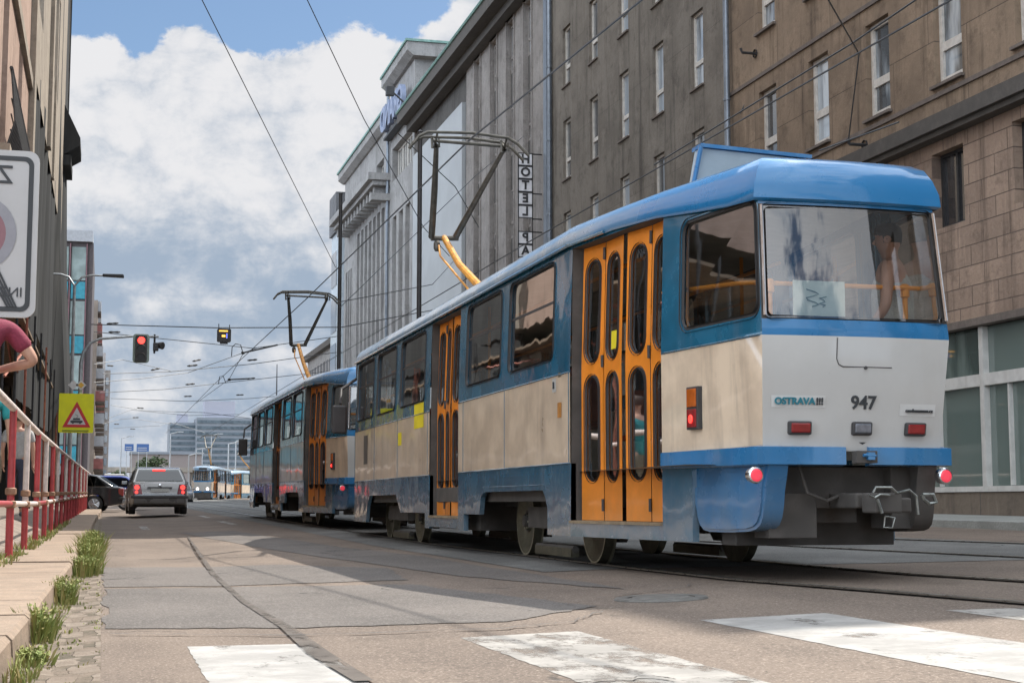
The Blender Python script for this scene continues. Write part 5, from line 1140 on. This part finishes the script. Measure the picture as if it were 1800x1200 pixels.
q = MB(); q.disc((-1.10, zy-.005, 2.90), (0, -1, 0), .335, 32, 0, .25); q.disc((-1.10, zy-.005, 2.90), (0, -1, 0), .25, 32, 1); q.build('roundel', [mat('grey_roundel', (.30, .30, .33), .5, 0, .1), mat('faded_red_roundel', (.28, .14, .16), .5, 0, .1)], ZS)
q = MB()
for k in range(4): o_ = k*.042; q.prism([(-1.35+o_, 3.22), (-1.33+o_, 3.22), (-.83+o_*.55+.02, 2.28+.0), (-.85+o_*.55+.02, 2.28)], fz, -.010, -.007)
q.build('cancel_stripes', M['ink'], ZS)
q = MB(); q.tube([(-1.12, 13.58, .3), (-1.12, 13.58, 3.7)], .035, 10); q.build('pole', M['steel'], ZS); base(ZS)
# traffic light mast
TM = empty('traffic_light', (-.72, 47, .33), 'red traffic light on a curved arm over the left lane', 'traffic light')
q = MB(); q.tube([(-.72, 47, .3), (-.72, 47, 4.75), (-.66, 47, 5.1), (-.48, 47, 5.36), (-.2, 47, 5.50), (.74, 47, 5.60), (1.5, 47, 5.62)], [.075, .065, .05, .045, .04, .035, .03], 10); q.build('mast', M['steel'], TM, smooth=60)
hx0, hx1, hz0, hz1 = .75, 1.23, 4.80, 5.66
q = MB(); q.prism(rrect(hx0, hx1, hz0, hz1, .09), YF(46.85), 0, .05); q.build('backboard', mat('grey_green_backboard', (.30, .36, .31), .5, 0, .15), TM)
q = MB(); q.prism(rrect(hx0+.07, hx1-.07, hz0+.04, hz1-.05, .05), YF(46.85), -.10, -.002); hdm = q.build('signal_head', M['rubber'], TM)
for k, mm in enumerate((mat('lit_red_signal', (1, .03, .02), .3, 0, .05, emit=2.2), M['dark'], M['dark'])):
    c_ = ((hx0+hx1)/2, 46.745, 5.46-.25*k); q = MB(); q.disc(c_, (0, -1, 0), .105, 20); q.build('lens', mm, hdm)
    if k: q = MB(); q.tube([(c_[0]+.12*math.cos(t), 46.65, c_[2]+.12*math.sin(t)) for t in [PI*i/8 for i in range(9)]], .012, 4); q.build('visor', M['rubber'], hdm)
q = MB(); q.box(1.34, 1.50, 46.9, 47.1, 5.18, 5.42); q.tube([(1.38, 47, 5.1), (1.38, 47, 5.68)], .035, 6); q.tube([(1.5, 47, 5.35), (1.62, 46.9, 5.33)], [.09, .12], 10); q.build('side_signal', M['rubber'], TM, bevel=.02)
base(TM)
YS = empty('warning_sign', (-.82, 46.9, 2.7), 'yellow square board with a red bordered triangle showing a tram', 'sign')
q = MB(); q.prism(rrect(-1.31, -.32, 2.70, 3.85, .03), YF(46.86), 0, .03); q.build('board', mat('fluorescent_yellow', (.80, .78, .0), .5, 0, .08, 3), YS)
fy_ = YF(46.85); tri = [(-1.20, 2.86), (-.40, 2.86), (-.80, 3.62)]; tri2 = [(-1.06, 2.94), (-.54, 2.94), (-.80, 3.44)]
q = MB(); q.grid([[fy_(u, v, 0) for u, v in tri], [fy_(u, v, 0) for u, v in tri2]], 0, True); q.build('red_border', mat('sign_red', (.60, .02, .03), .5, 0, .1), YS)
q = MB(); q.face([fy_(u, v, .002) for u, v in tri2]); q.build('white_field', mat('sign_white', (.62, .60, .58), .5, 0, .05), YS)
q = MB(); q.prism([(-.96, 2.99), (-.64, 2.99), (-.62, 3.05), (-.66, 3.06), (-.94, 3.06), (-.98, 3.05)], fy_, -.006, -.002); q.prism([(-.91, 3.075), (-.69, 3.075), (-.71, 3.13), (-.89, 3.13)], fy_, -.006, -.002); [q.disc((x, 46.843, 2.99), (0, -1, 0), .03, 10) for x in (-.9, -.7)]; q.tube([(-.80, 46.845, 3.13), (-.76, 46.845, 3.20), (-.84, 46.845, 3.24)], .006, 4)
q.build('tram_pictogram', M['ink'], YS); q = MB(); q.box(-1.2, -.45, 46.84, 46.85, 2.74, 2.78); q.build('small_print', mat('olive_print', (.30, .32, .02), .5), YS) ; base(YS)
DS = empty('priority_sign', (-.8, 46.8, 3.95), 'small diamond priority sign just above the yellow board', 'sign')
for x, mm, sz in ((-.92, 'sign_white', .15), (-.70, 'sign_white', .15), (-.70, 'amber_face', .09)):
    c = MATS.get(mm) or mat('amber_face', (.75, .42, .05), .5, 0, .1); q = MB(); yy = 46.84 if mm != 'amber_face' else 46.83; q.prism([(x-sz, 4.10), (x, 4.10-sz), (x+sz, 4.10), (x, 4.10+sz)], YF(yy), 0, .006); q.build('plate', c, DS)
base(DS)
HSg = empty('hanging_signal', (3.73, 51, 6.3), 'small dark box signal with an amber symbol hung from a span wire', 'signal')
q = MB(); q.prism(rrect(3.50, 3.95, 5.92, 6.36, .05), YF(51), 0, .15); q.box(3.6, 3.85, 51.02, 51.12, 5.86, 5.92); hb_ = q.build('housing', M['rubber'], HSg)
q = MB(); q.box(3.56, 3.84, 50.985, 50.995, 6.26, 6.30); q.box(3.65, 3.76, 50.985, 50.995, 6.08, 6.15); q.build('amber_symbol', mat('lit_amber', (1, .5, .08), .4, 0, .05, emit=.9), hb_); q = MB(); q.box(3.80, 3.825, 50.985, 50.995, 6.04, 6.2); q.build('blue_symbol', mat('lit_blue', (.2, .25, 1), .4, 0, .05, emit=.7), hb_)
q = MB(); q.tube([(3.55, 51.07, 6.36), (3.55, 51.07, 6.52)], .015, 5); q.tube([(3.9, 51.07, 6.36), (3.9, 51.07, 6.5)], .015, 5); q.build('hanger', M['dark'], HSg); base(HSg)
def lamp(loc, h, arms, label, m='steel'):
    E_ = empty('street_lamp', loc, label, 'street lamp'); q = MB(); q.tube([(0, 0, 0), (0, 0, h)], [.09, .05], 10); q.build('pole', M[m], E_)
    for dx, up in arms:
        q = MB(); q.tube([(0, 0, h-.05), (dx*.25, 0, h+up*.75), (dx*.6, 0, h+up), (dx, 0, h+up)], .035, 8); q.build('arm', M[m], E_, smooth=60); q = MB(); q.prism([(dx, h+up-.03), (dx+math.copysign(.75, dx), h+up-.05), (dx+math.copysign(.72, dx), h+up+.07), (dx, h+up+.06)], lambda u, v, d: (u, d, v), -.13, .13); q.build('lamp_head', M['dark'], E_, bevel=.03)
    return E_
pl = at(131, 500, Y=56); lamp((pl.x, 56, .3), pl.z-.3, [(.95, .35), (-.8, .35)], 'street lamp with long dark head reaching right above the red traffic light', 'steel')
for x, y, h, r, lb in ((6.55, 32.6, 8.75, .050, 'tall dark steel pole rising beside the front pantograph of the nearest tram'), (6.55, 44.4, 9.7, .052, 'dark steel pole rising behind the second tram, left of the stone building')):
    q = MB(); q.tube([(x, y, .1), (x, y, h)], [r*1.2, r], 12); q.lathe((x, y, h), (0, 0, 1), [(r, 0), (r*1.2, .03), (0, .08)], 12); tag(q.build('overhead_line_pole', M['dark'], smooth=50), lb, 'pole')
# distant poles and lamps around the junction
for i, (px, py, Y, lb) in enumerate([(300, 762, 250, 'lamp mast right of the two blue road signs'), (213, 770, 250, 'lamp mast left of the two blue road signs'), (372, 765, 280, 'lamp mast against the larger distant office block'), (332, 800, 210, 'lamp mast above the roof of the silver saloon'), (415, 775, 200, 'lamp mast above the tail of the oncoming tram'), (402, 780, 190, 'lamp mast just left of the second tram mirror'), (345, 790, 320, 'thin mast left against the smaller office block'), (356, 788, 330, 'thin mast right against the smaller office block')]):
    t_ = at(px, py, Y=Y); b_ = gz(5, Y); q = MB(); q.tube([(t_.x, Y, b_), (t_.x, Y, t_.z)], .10, 6); q.tube([(t_.x, Y, t_.z), (t_.x+1.3, Y, t_.z+.3)], .06, 5); q.box(t_.x+1.0, t_.x+2.0, Y-.15, Y+.15, t_.z+.24, t_.z+.38)
    tag(q.build('street_lamp', M['steel']), lb, 'street lamp', 'distant lamp masts')
for px0, px1, py0, py1, lb in ((219, 235, 780, 792, 'left one of the two distant blue road signs'), (240, 262, 780, 793, 'right and wider one of the two distant blue road signs')):
    a_ = at(px0, py1, Y=250); b_ = at(px1, py0, Y=250); E_ = empty('direction_sign', ((a_.x+b_.x)/2, 250, 2), lb, 'sign'); q = MB(); q.box(a_.x, b_.x, 249.9, 250, a_.z, b_.z); q.build('board', mat('sign_blue', (.04, .11, .30), .5, 0, .1), E_)
    q = MB(); [q.box(a_.x+.15, b_.x-.3, 249.86, 249.89, a_.z+.22+.3*k, a_.z+.30+.3*k) for k in range(2)]; q.build('lettering_rows', M['white'], E_); q = MB(); [q.tube([(x, 250.05, 2), (x, 250.05, b_.z)], .06, 5) for x in (a_.x+.3, b_.x-.3)]; q.build('posts', M['steel'], E_); base(E_)
pa = at(487, 640, Y=300); q = MB(); q.tube([(pa.x, 300, 5), (pa.x, 300, pa.z)], [.35, .08], 6); [q.tube([(pa.x-.5, 300, 17+z), (pa.x+.5, 300, 17+z)], .05, 4) for z in (0, 2, 4)]; tag(q.build('antenna_mast', M['dark']), 'thin antenna mast rising above the roof of the second tram', 'mast')
# ------------------------------------------------------------------ overhead wires
M['wire'] = mat('overhead_wire', (.10, .11, .12), .5, .3, .2)
def wire(pts, label, r=.011, sag=.0, group='overhead wires', ins=None):
    P = [Vector(p) for p in pts]; out_ = []
    for a, b in zip(P, P[1:]):
        for k in range(8): t = k/8; v = a.lerp(b, t); v.z -= sag*4*t*(1-t); out_.append(v)
    out_.append(P[-1]); E_ = empty('overhead_wire', tuple(P[0]), label, 'wire', group); q = MB(); q.tube(out_, r, 5, cap=False); q.build('cable', M['wire'], E_)
    for t in (ins or []):
        v = P[0].lerp(P[-1], t); d = (P[-1]-P[0]).normalized(); q = MB(); q.tube([v-d*.22, v-d*.12, v, v+d*.12, v+d*.22], [.02, .045, .03, .045, .02], 6); q.build('insulator', M['rubber'], E_)
    base(E_); return E_
wire([(5.6, 6, 5.75), (4.87, 20.6, 5.73), (4.87, 38.6, 5.80), (4.9, 75, 6.2), (4.9, 130, 6.4)], 'contact wire touching both pantographs of the coupled trams', .013)
wire([(8.6, 8, 5.9), (8.2, 30, 5.9), (8.1, 60, 6.0), (8.1, 130, 6.3)], 'contact wire over the farther track', .012)
wire([at(355, 0, Y=26), at(590, 470, Y=44)], 'thin wire slanting down across the clouds towards the pole behind the second tram', .009)
wire([at(540, 0, Y=26), at(640, 210, Y=29), at(745, 400, Y=32.5), at(790, 450, Y=34)], 'thin wire slanting across the left corner of the stone building to the pantograph', .009, ins=None)
wire([at(700, 235, Y=40), at(800, 328, Y=42), at(842, 400, Y=43)], 'short slanting wire crossing the blank light panel', .014)
wire([at(600, 530, Y=44.3), at(760, 500, Y=55), (17, 75, 13)], 'wire running from the dark pole to the blank light panel', .014)
wire([at(598, 540, Y=44.3), at(835, 310, Y=50), at(920, 240, Y=58)], 'wire rising from the pole past the hotel letters', .012)
wire([at(1404, 0, Y=37), at(1301, 200, Y=39)], 'steep wire in front of the brown building beside the downpipe', .02)
wire([at(1456, 0, Y=26), at(1510, 95, Y=29), (16.55, 31.9, 8.95)], 'steep wire ending at the hook on the brown facade', .016)
wire([at(1150, 290, X=15.8), at(1500, 75, X=15.8), at(1610, 0, X=15.8)], 'dark cable slanting up along both facades above the tram', .022)
wire([at(1440, 265, X=16.3), at(1580, 215, X=16.3)], 'short cable leading to the hook on the brown facade', .02)
wire([at(160, 570, Y=60), at(380, 576, Y=51), at(600, 575, Y=50), at(760, 545, Y=60)], 'upper span wire carrying the small hanging signal', .018, ins=[.06])
wire([at(165, 583, Y=60), at(380, 605, Y=60), at(445, 612, Y=60), at(600, 590, Y=60)], 'second span wire just under the hanging signal wire', .016, ins=[.08])
hw_ = [((180, 657), (300, 653), (440, 640), (600, 618), 58, .22), ((165, 672), (250, 665), (330, 655), (455, 610), 62, .0), ((175, 690), (290, 684), (400, 672), (600, 650), 66, .0), ((195, 700), (330, 705), (440, 700), (560, 690), 80, .0), ((195, 712), (260, 722), (360, 725), (440, 735), 90, .0), ((190, 735), (230, 720), (330, 730), (420, 728), 100, 0), ((180, 745), (210, 737), (230, 735), (300, 745), 105, 0), ((200, 752), (280, 748), (300, 742), (360, 760), 120, 0), ((165, 640), (215, 632), (250, 640), (300, 652), 70, 0)]
adj = ['topmost', 'second', 'third', 'fourth', 'fifth', 'sixth', 'seventh', 'lowest', 'short']
for i, (a_, b_, c_, d_, Y, _) in enumerate(hw_): wire([at(*q, Y=Y+k*1.5) for k, q in enumerate((a_, b_, c_, d_))], adj[i]+' of the thin crossing wires right of the traffic light', .015, ins=[.35, .6] if i < 4 else [.2])
def hanger_(pts, Y, lb):
    P = [at(*q, Y=Y) for q in pts]; q = MB(); q.tube([P[0], P[1]], .035, 6); q.tube([P[1], P[2], P[3], P[4], P[5]], .018, 6); q.lathe(P[1], (1, 0, 0), [(.05, -.06), (.06, 0), (.05, .06)], 8); return tag(q.build('wire_hanger', M['dark']), lb, 'wire hanger')
hanger_([(488, 606), (427, 620), (423, 606), (414, 604), (408, 610), (407, 626)], 58, 'curved wire hanger just right of the hanging signal')
hanger_([(440, 665), (403, 667), (397, 673), (392, 660), (386, 662), (384, 675)], 66, 'smaller curved wire hanger below the one near the hanging signal')
wire([at(427, 622, Y=58), at(403, 666, Y=66), at(345, 708, Y=80)], 'diagonal wire joining the two curved hangers', .012)
# ------------------------------------------------------------------ cars
M['silver'] = mat('silver_car_paint', (.19, .185, .18), .3, .5, .08, 3, coat=.6); M['blackp'] = mat('black_car_paint', (.02, .02, .022), .2, 0, .1, 3, coat=.8); M['bluep'] = mat('blue_car_paint', (.02, .05, .30), .3, 0, .1, 3, coat=.6); M['beigep'] = mat('beige_car_paint', (.45, .42, .37), .35, .2, .1, 3, coat=.5)
M['tyre'] = mat('tyre_rubber', (.03, .03, .03), .8, 0, .2); M['alloy'] = mat('alloy_wheel', (.55, .56, .57), .3, .7, .2)
def car(loc, rz, paint, label, L=4.5, W=1.73, Hh=1.43, lit=True, estate=False, group='cars on the street'):
    E_ = empty('car', loc, label, 'car', group, rz); h = L/2; wb = 1.27; fr, rr = wb+.05, -wb
    low = [(-h+.02, .30), (rr-.42, .22)]
    def arch(c): return [(c-.36, .22)]+[(c+.36*math.cos(t), .33+.34*math.sin(t)) for t in [PI-PI*i/8 for i in range(9)]]+[(c+.36, .22)]
    low += arch(rr)+arch(fr)+[(h-.1, .24), (h, .42), (h-.02, .62), (h-.18, .74), (1.05, .93), (-h+.62, .96), (-h+.12, .95), (-h+.02, .80), (-h-.03, .55)]
    def fn(u, v, d):
        w_ = W/2*(1-.05*max(0, (v-.6)/.35)-.03*max(0, (.5-v)/.3)); e = max(0, abs(u)-h+.5)/.5; return (math.copysign(w_*(1-.10*e*e), d), u, v)
    q = MB(); q.prism(low, fn, -1, 1); b_ = q.build('body', paint, E_, bevel=.045, smooth=50)
    rb, rt = (-h+.30, -h+.95) if not estate else (-h+.05, -h+.35)
    cab = [(rb+.35 if not estate else rb, .93), (rt, Hh-.06), (rt+.25, Hh-.005), (-.1, Hh), (.35, Hh-.04), (1.12, .92)]
    cab[0] = (rb, .935)
    def fc(u, v, d): t = max(0, (v-.93)/(Hh-.93)); return (d*(W/2*(.95-.20*t)), u, v)
    q = MB(); q.prism(cab, fc, -1, 1); q.build('cabin', paint, E_, bevel=.05, smooth=50)
    def lerp2(p, q_, t): return (p[0]+(q_[0]-p[0])*t, p[1]+(q_[1]-p[1])*t)
    def fo(u, v, d, o=.012): x, y, z = fc(u, v, d); return (x, y, z)
    A, B_ = cab[0], cab[1]; F0, F1 = cab[5], cab[4]
    q = MB(); g = [lerp2(A, B_, .14), lerp2(A, B_, .92)]; n_ = Vector((0, -(B_[1]-A[1]), (B_[0]-A[0]))).normalized()*.016
    q.face([Vector(fc(*g[0], -.88))+n_, Vector(fc(*g[0], .88))+n_, Vector(fc(*g[1], .86))+n_, Vector(fc(*g[1], -.86))+n_]); q.build('rear_window', M['cglass'], E_)
    q = MB(); g = [lerp2(F0, F1, .10), lerp2(F0, F1, .92)]; n_ = Vector((0, (F1[1]-F0[1]), (F0[0]-F1[0]))).normalized()*.016
    q.face([Vector(fc(*g[0], -.88))+n_, Vector(fc(*g[0], .88))+n_, Vector(fc(*g[1], .86))+n_, Vector(fc(*g[1], -.86))+n_]); q.build('windscreen', M['cglass'], E_)
    for s_ in (-1, 1):
        for a_, c_ in ((rb+.28, -.15), (-.08, .95)):
            z1 = Hh-.09; ta = lerp2(A, B_, .15); u0 = max(a_, rb+.30); q = MB()
            top0 = max(u0, rt+.05); top1 = min(c_, .42)
            pts = [(u0, .97), (c_ if c_ < .5 else 1.0, .97), (top1, z1), (top0, z1)]
            q.face([Vector(fc(u, v, s_))+Vector((s_*.014, 0, 0)) for u, v in pts]); q.build('side_window', M['cglass'], E_)
        for yy in (rr, fr):
            q = MB(); q.lathe((s_*(W/2-.20), yy, .31), (s_, 0, 0), [(0, 0), (.30, 0), (.31, .03), (.31, .17), (.29, .19), (.21, .19)], 22); w1 = q.build('wheel', M['tyre'], E_, smooth=50)
            q = MB(); q.lathe((s_*(W/2-.20), yy, .31), (s_, 0, 0), [(.21, .185), (.20, .15), (.06, .17), (0, .185)], 20)
            for k in range(5): a_ = k*2*PI/5; q.tube([(s_*(W/2-.015), yy, .31), (s_*(W/2-.015), yy+.2*math.cos(a_), .31+.2*math.sin(a_))], .028, 5)
            q.build('rim', M['alloy'], w1)
        q = MB(); yb_ = -h-.035; q.prism([(s_*(W/2-.36), .60), (s_*(W/2-.10), .60), (s_*(W/2-.07), .88), (s_*(W/2-.30), .90)], lambda u, v, d: (u, d, v), yb_+.005, yb_+.18); t_ = q.build('tail_light', M['redlens'], E_, bevel=.01)
        if lit: q = MB(); q.disc((s_*(W/2-.20), yb_-.004, .80), (0, -1, 0), .07, 14); q.disc((s_*(W/2-.19), yb_-.004, .66), (0, -1, 0), .045, 14); q.build('lit_bulb', M['redglow'], t_)
        q = MB(); q.box(s_*(W/2-.4), s_*(W/2-.1), h-.12, h-.01, .60, .72); q.build('headlight', M['clear'], E_, bevel=.02)
        q = MB(); q.box(s_*(W/2-.02), s_*(W/2+.16), .78, .88, .92, 1.03); q.build('side_mirror', paint, E_, bevel=.02)
    if lit: q = MB(); zz = lerp2(A, B_, .88); q.box(-.19, .19, zz[0]-.05, zz[0]-.03, zz[1]-.01, zz[1]+.03); q.build('brake_light', M['redglow'], E_)
    q = MB(); q.box(-W/2+.03, W/2-.03, -h-.06, -h+.12, .48, .56); q.build('bumper_strip', M['rubber'], E_, bevel=.02)
    q = MB(); q.box(-.26, .26, -h-.045, -h-.03, .66, .77); q.build('number_plate', mat('number_plate', (.55, .55, .52), .5, 0, .2, 30), E_)
    q = MB(); q.lathe((0, -h+.02, .86), (0, -1, 0), [(0, .05), (.045, .045), (.05, .03)], 14); q.build('badge', M['chrome'], E_); q = MB(); q.box(-.36, .36, -h-.04, -h-.01, .79, .815); q.build('trim', M['dark'], E_); q = MB(); q.tube([(-.06, -.2, Hh-.01), (-.06, -.25, Hh+.12)], .008, 4); q.build('antenna', M['dark'], E_)
    return E_
car((1.60, 49.3, gz(1.6, 47)+.09), math.radians(1), M['silver'], 'silver saloon waiting in the left lane with its brake lights lit')
car((-1.45, 61.3, gz(0, 60)+.02), math.radians(82), M['blackp'], 'black car turning left beyond the end of the railing', L=4.6, lit=False)
car((-.2, 67, gz(0, 66)+.02), math.radians(80), M['bluep'], 'blue car half hidden behind the silver saloon', lit=False)
car((1.6, 90, gz(0, 90)), math.radians(60), M['beigep'], 'pale beige car beyond the blue and black cars', lit=False, L=4.8, Hh=1.6, estate=True)
car((-1.2, 104, gz(0, 104)), math.radians(80), M['blackp'], 'dark car parked farthest left near the balcony house', lit=False)
car((4.9, 105, gz(0, 105)), math.radians(180), M['silver'], 'oncoming pale car just left of the oncoming tram', lit=False)
# van-like kiosk colours far left
E_ = empty('van', (.9, 135, gz(0, 135)), 'small turquoise and white van far down the street behind the cars', 'van'); q = MB(); q.box(-.9, .9, 0, 4.6, .4, 1.2); q.build('lower_body', mat('turquoise_van', (.03, .32, .38), .4, 0, .1), E_, bevel=.08); q = MB(); q.box(-.85, .85, .1, 4.0, 1.2, 2.3); q.build('upper_body', M['white'], E_, bevel=.12)
q = MB(); q.box(-.7, .7, .06, .1, 1.4, 2.0); q.build('rear_window', M['darkpane'], E_); [(lambda m_: (m_.lathe((s_*.75, y_, .33), (s_, 0, 0), [(0, 0), (.32, 0), (.33, .15), (.2, .17)], 14), m_.build('wheel', M['tyre'], E_)))(MB()) for s_ in (-1, 1) for y_ in (.8, 3.7)]
E_ = empty('delivery_truck', (5.2, 150, gz(5, 150)), 'distant white and orange truck between the silver saloon and the oncoming tram', 'truck'); q = MB(); q.box(-1.1, 1.1, 1.5, 6, .7, 3.0); q.build('cargo_box', mat('orange_truck', (.75, .38, .08), .5, 0, .1), E_, bevel=.05); q = MB(); q.box(-1, 1, 0, 1.45, .5, 2.4); q.build('cab', M['white'], E_, bevel=.15); q = MB(); q.box(-.85, .85, -.04, 0, 1.4, 2.1); q.build('windscreen', M['darkpane'], E_)
[(lambda m_: (m_.lathe((s_*.85, y_, .42), (s_, 0, 0), [(0, 0), (.4, 0), (.41, .2), (.25, .22)], 14), m_.build('wheel', M['tyre'], E_)))(MB()) for s_ in (-1, 1) for y_ in (.8, 4.7)]
# ------------------------------------------------------------------ plants
def leafmat(name, c, c2):
    m = mat(name, c, .7, 0, .3, 9, col2=c2, spec=.3); return m
M['leaf'] = leafmat('weed_green', (.26, .28, .085), (.16, .20, .055)); M['leaf2'] = leafmat('dry_grass', (.36, .30, .13), (.22, .22, .08)); M['tree'] = leafmat('tree_green', (.045, .065, .03), (.035, .06, .02)); M['bark'] = mat('bark', (.12, .09, .07), .9, 0, .3, 9)
def tuft(mb, x, y, z, h, n, spread, wide=.006, mi=None):
    for k in range(n):
        a = random.random()*2*PI; r = random.random()*spread; bx_, by_ = x+math.cos(a)*r*.5, y+math.sin(a)*r*1.6; l = h*random.uniform(.4, 1.1); dx, dy = math.cos(a)*l*random.uniform(.1, .6), math.sin(a)*l*.5
        w_ = wide*random.uniform(.6, 1.6); c_ = random.random()*PI; wx, wy = math.cos(c_)*w_, math.sin(c_)*w_; mi_ = (0 if random.random() < .6 else 1) if mi is None else mi
        p0 = (bx_-wx, by_-wy, z); p1 = (bx_+wx, by_+wy, z); q0 = (bx_-wx*.9+dx*.5, by_-wy*.9+dy*.5, z+l*.6); q1 = (bx_+wx*.9+dx*.5, by_+wy*.9+dy*.5, z+l*.6); t_ = (bx_+dx*1.1, by_+dy*1.1, z+l*.95)
        mb.face([p0, p1, q1, q0], mi_); mb.face([q0, q1, t_], mi_)
def weed(x, y, z, h, n, sp, label):
    m = MB(); tuft(m, x, y, z, h, n, sp)
    for k in range(n//2):   # leafy stems
        a = random.random()*2*PI; r = random.random()*sp*.7; b_ = Vector((x+math.cos(a)*r*.5, y+math.sin(a)*r*1.5, z)); t_ = b_+Vector((random.uniform(-.05, .05), random.uniform(-.05, .05), h*random.uniform(.6, 1.1))); m.tube([b_, t_], .002, 3)
        for j in range(9):
            c_ = b_.lerp(t_, .15+.85*j/9); d = Vector((random.uniform(-1, 1), random.uniform(-1, 1), random.uniform(0, .8))).normalized()*random.uniform(.015, .034); s_ = d.cross(Vector((0, 0, 1))).normalized()*random.uniform(.005, .011); m.face([c_, c_+d*.5+s_, c_+d, c_+d*.5-s_], 0 if random.random() < .8 else 1)
    o = m.build('weed', [M['leaf'], M['leaf2']]); return tag(o, label, 'weed')
random.seed(11)
weed(kx(7.4)+.03, 7.6, gz(0, 7)-.01, .17, 110, .16, 'nearest weed growing against the kerb face in the gutter')
weed(kx(6.4)+.05, 6.55, gz(0, 7)-.01, .06, 90, .22, 'low flat weed at the kerb foot nearest the viewer')
weed(kx(10)+.04, 10.4, gz(0, 7)-.01, .17, 130, .2, 'second tall weed along the kerb, beyond the nearest one')
for k, (y_, h_) in enumerate(((14.5, .17), (16.5, .24), (19, .26), (22, .26))): weed(kx(y_)+.09, y_, gz(0, y_)-.01, h_, 330, .34, ['near end of the thick weed bank filling the gutter', 'middle clump of the thick weed bank in the gutter', 'bushy clump of the weed bank with yellow tips', 'far clump of the weed bank by the shadow edge'][k])
m = MB()
for k in range(150): y_ = random.uniform(10.5, 34); tuft(m, fxp(y_)+random.uniform(-.12, .10), y_, gz(0, y_)+.13, random.uniform(.03, .10), 10, .10)
for k in range(60): y_ = random.uniform(5.4, 13); tuft(m, random.choice([random.uniform(-.30, -.02), -.0]), y_, gz(0, y_)-.01, random.uniform(.008, .03), 7, .05, .004)
for k in range(230): y_ = 5.8+22*random.random()**1.4; tuft(m, kx(y_)+random.uniform(.0, .10), y_, gz(0, y_)-.01, random.uniform(.015, .09), random.randint(3, 14), .07, .004)
tag(m.build('grass', [M['leaf'], M['leaf2']]), 'sparse grass along the foot of the railing and in gutter joints', 'grass', kind='stuff')
def tree(x, Y, h, r, label, grp='distant trees'):
    E_ = empty('tree', (x, Y, gz(x, Y)), label, 'tree', grp); q = MB(); q.tube([(0, 0, 0), (.1, 0, h*.35), (0, .1, h*.7)], [r*.09, r*.06, r*.02], 7)
    for k in range(5): a = k*1.3; q.tube([(.1, 0, h*(.3+.07*k)), (math.cos(a)*r*.6, math.sin(a)*r*.6, h*(.5+.07*k))], [r*.035, r*.012], 5)
    q.build('trunk', M['bark'], E_); q = MB()
    cl = [(random.gauss(0, r*.45), random.gauss(0, r*.45), h*random.uniform(.42, .95), r*random.uniform(.2, .42)) for k in range(26)]
    for k in range(1500):
        c_ = random.choice(cl); d = Vector((random.gauss(0, 1), random.gauss(0, 1), random.gauss(0, 1))).normalized(); p = Vector(c_[:3])+d*c_[3]*random.uniform(.6, 1); u = Vector((random.gauss(0, 1), random.gauss(0, 1), random.gauss(0, 1))).normalized()*r*.06; v = u.cross(d).normalized()*r*.05; q.face([p-u-v, p+u-v, p+u+v, p-u+v], 0 if random.random() < .7 else 1)
    q.build('crown', [M['tree'], mat('tree_green_light', (.07, .095, .04), .7, 0, .3, 9)], E_); return E_
tree(9.0, 300, 7.0, 2.8, 'dark round tree left of the long low hall')
tree(27, 225, 9.5, 3.0, 'leafy tree behind the far end of the oncoming trams, the left one')
tree(31, 235, 11.5, 4.0, 'leafy tree beside the front of the second tram, the right one')
tree(2.5, 260, 4, 1.8, 'small tree under the left blue road sign')
for k in range(5):
    x_ = 20+3.1*k; E_ = empty('shelter_post', (x_, 185, gz(x_, 185)), ['leftmost', 'second', 'middle', 'fourth', 'rightmost'][k]+' of the pale poles beyond the oncoming trams', 'pole', 'pale poles beyond the oncoming trams'); q = MB(); q.tube([(0, 0, 0), (0, 0, 7.5)], .12, 8); q.lathe((0, 0, 7.5), (0, 0, 1), [(.12, 0), (.45, .1), (.1, .3), (0, .3)], 10); q.build('pole', M['steel'], E_)
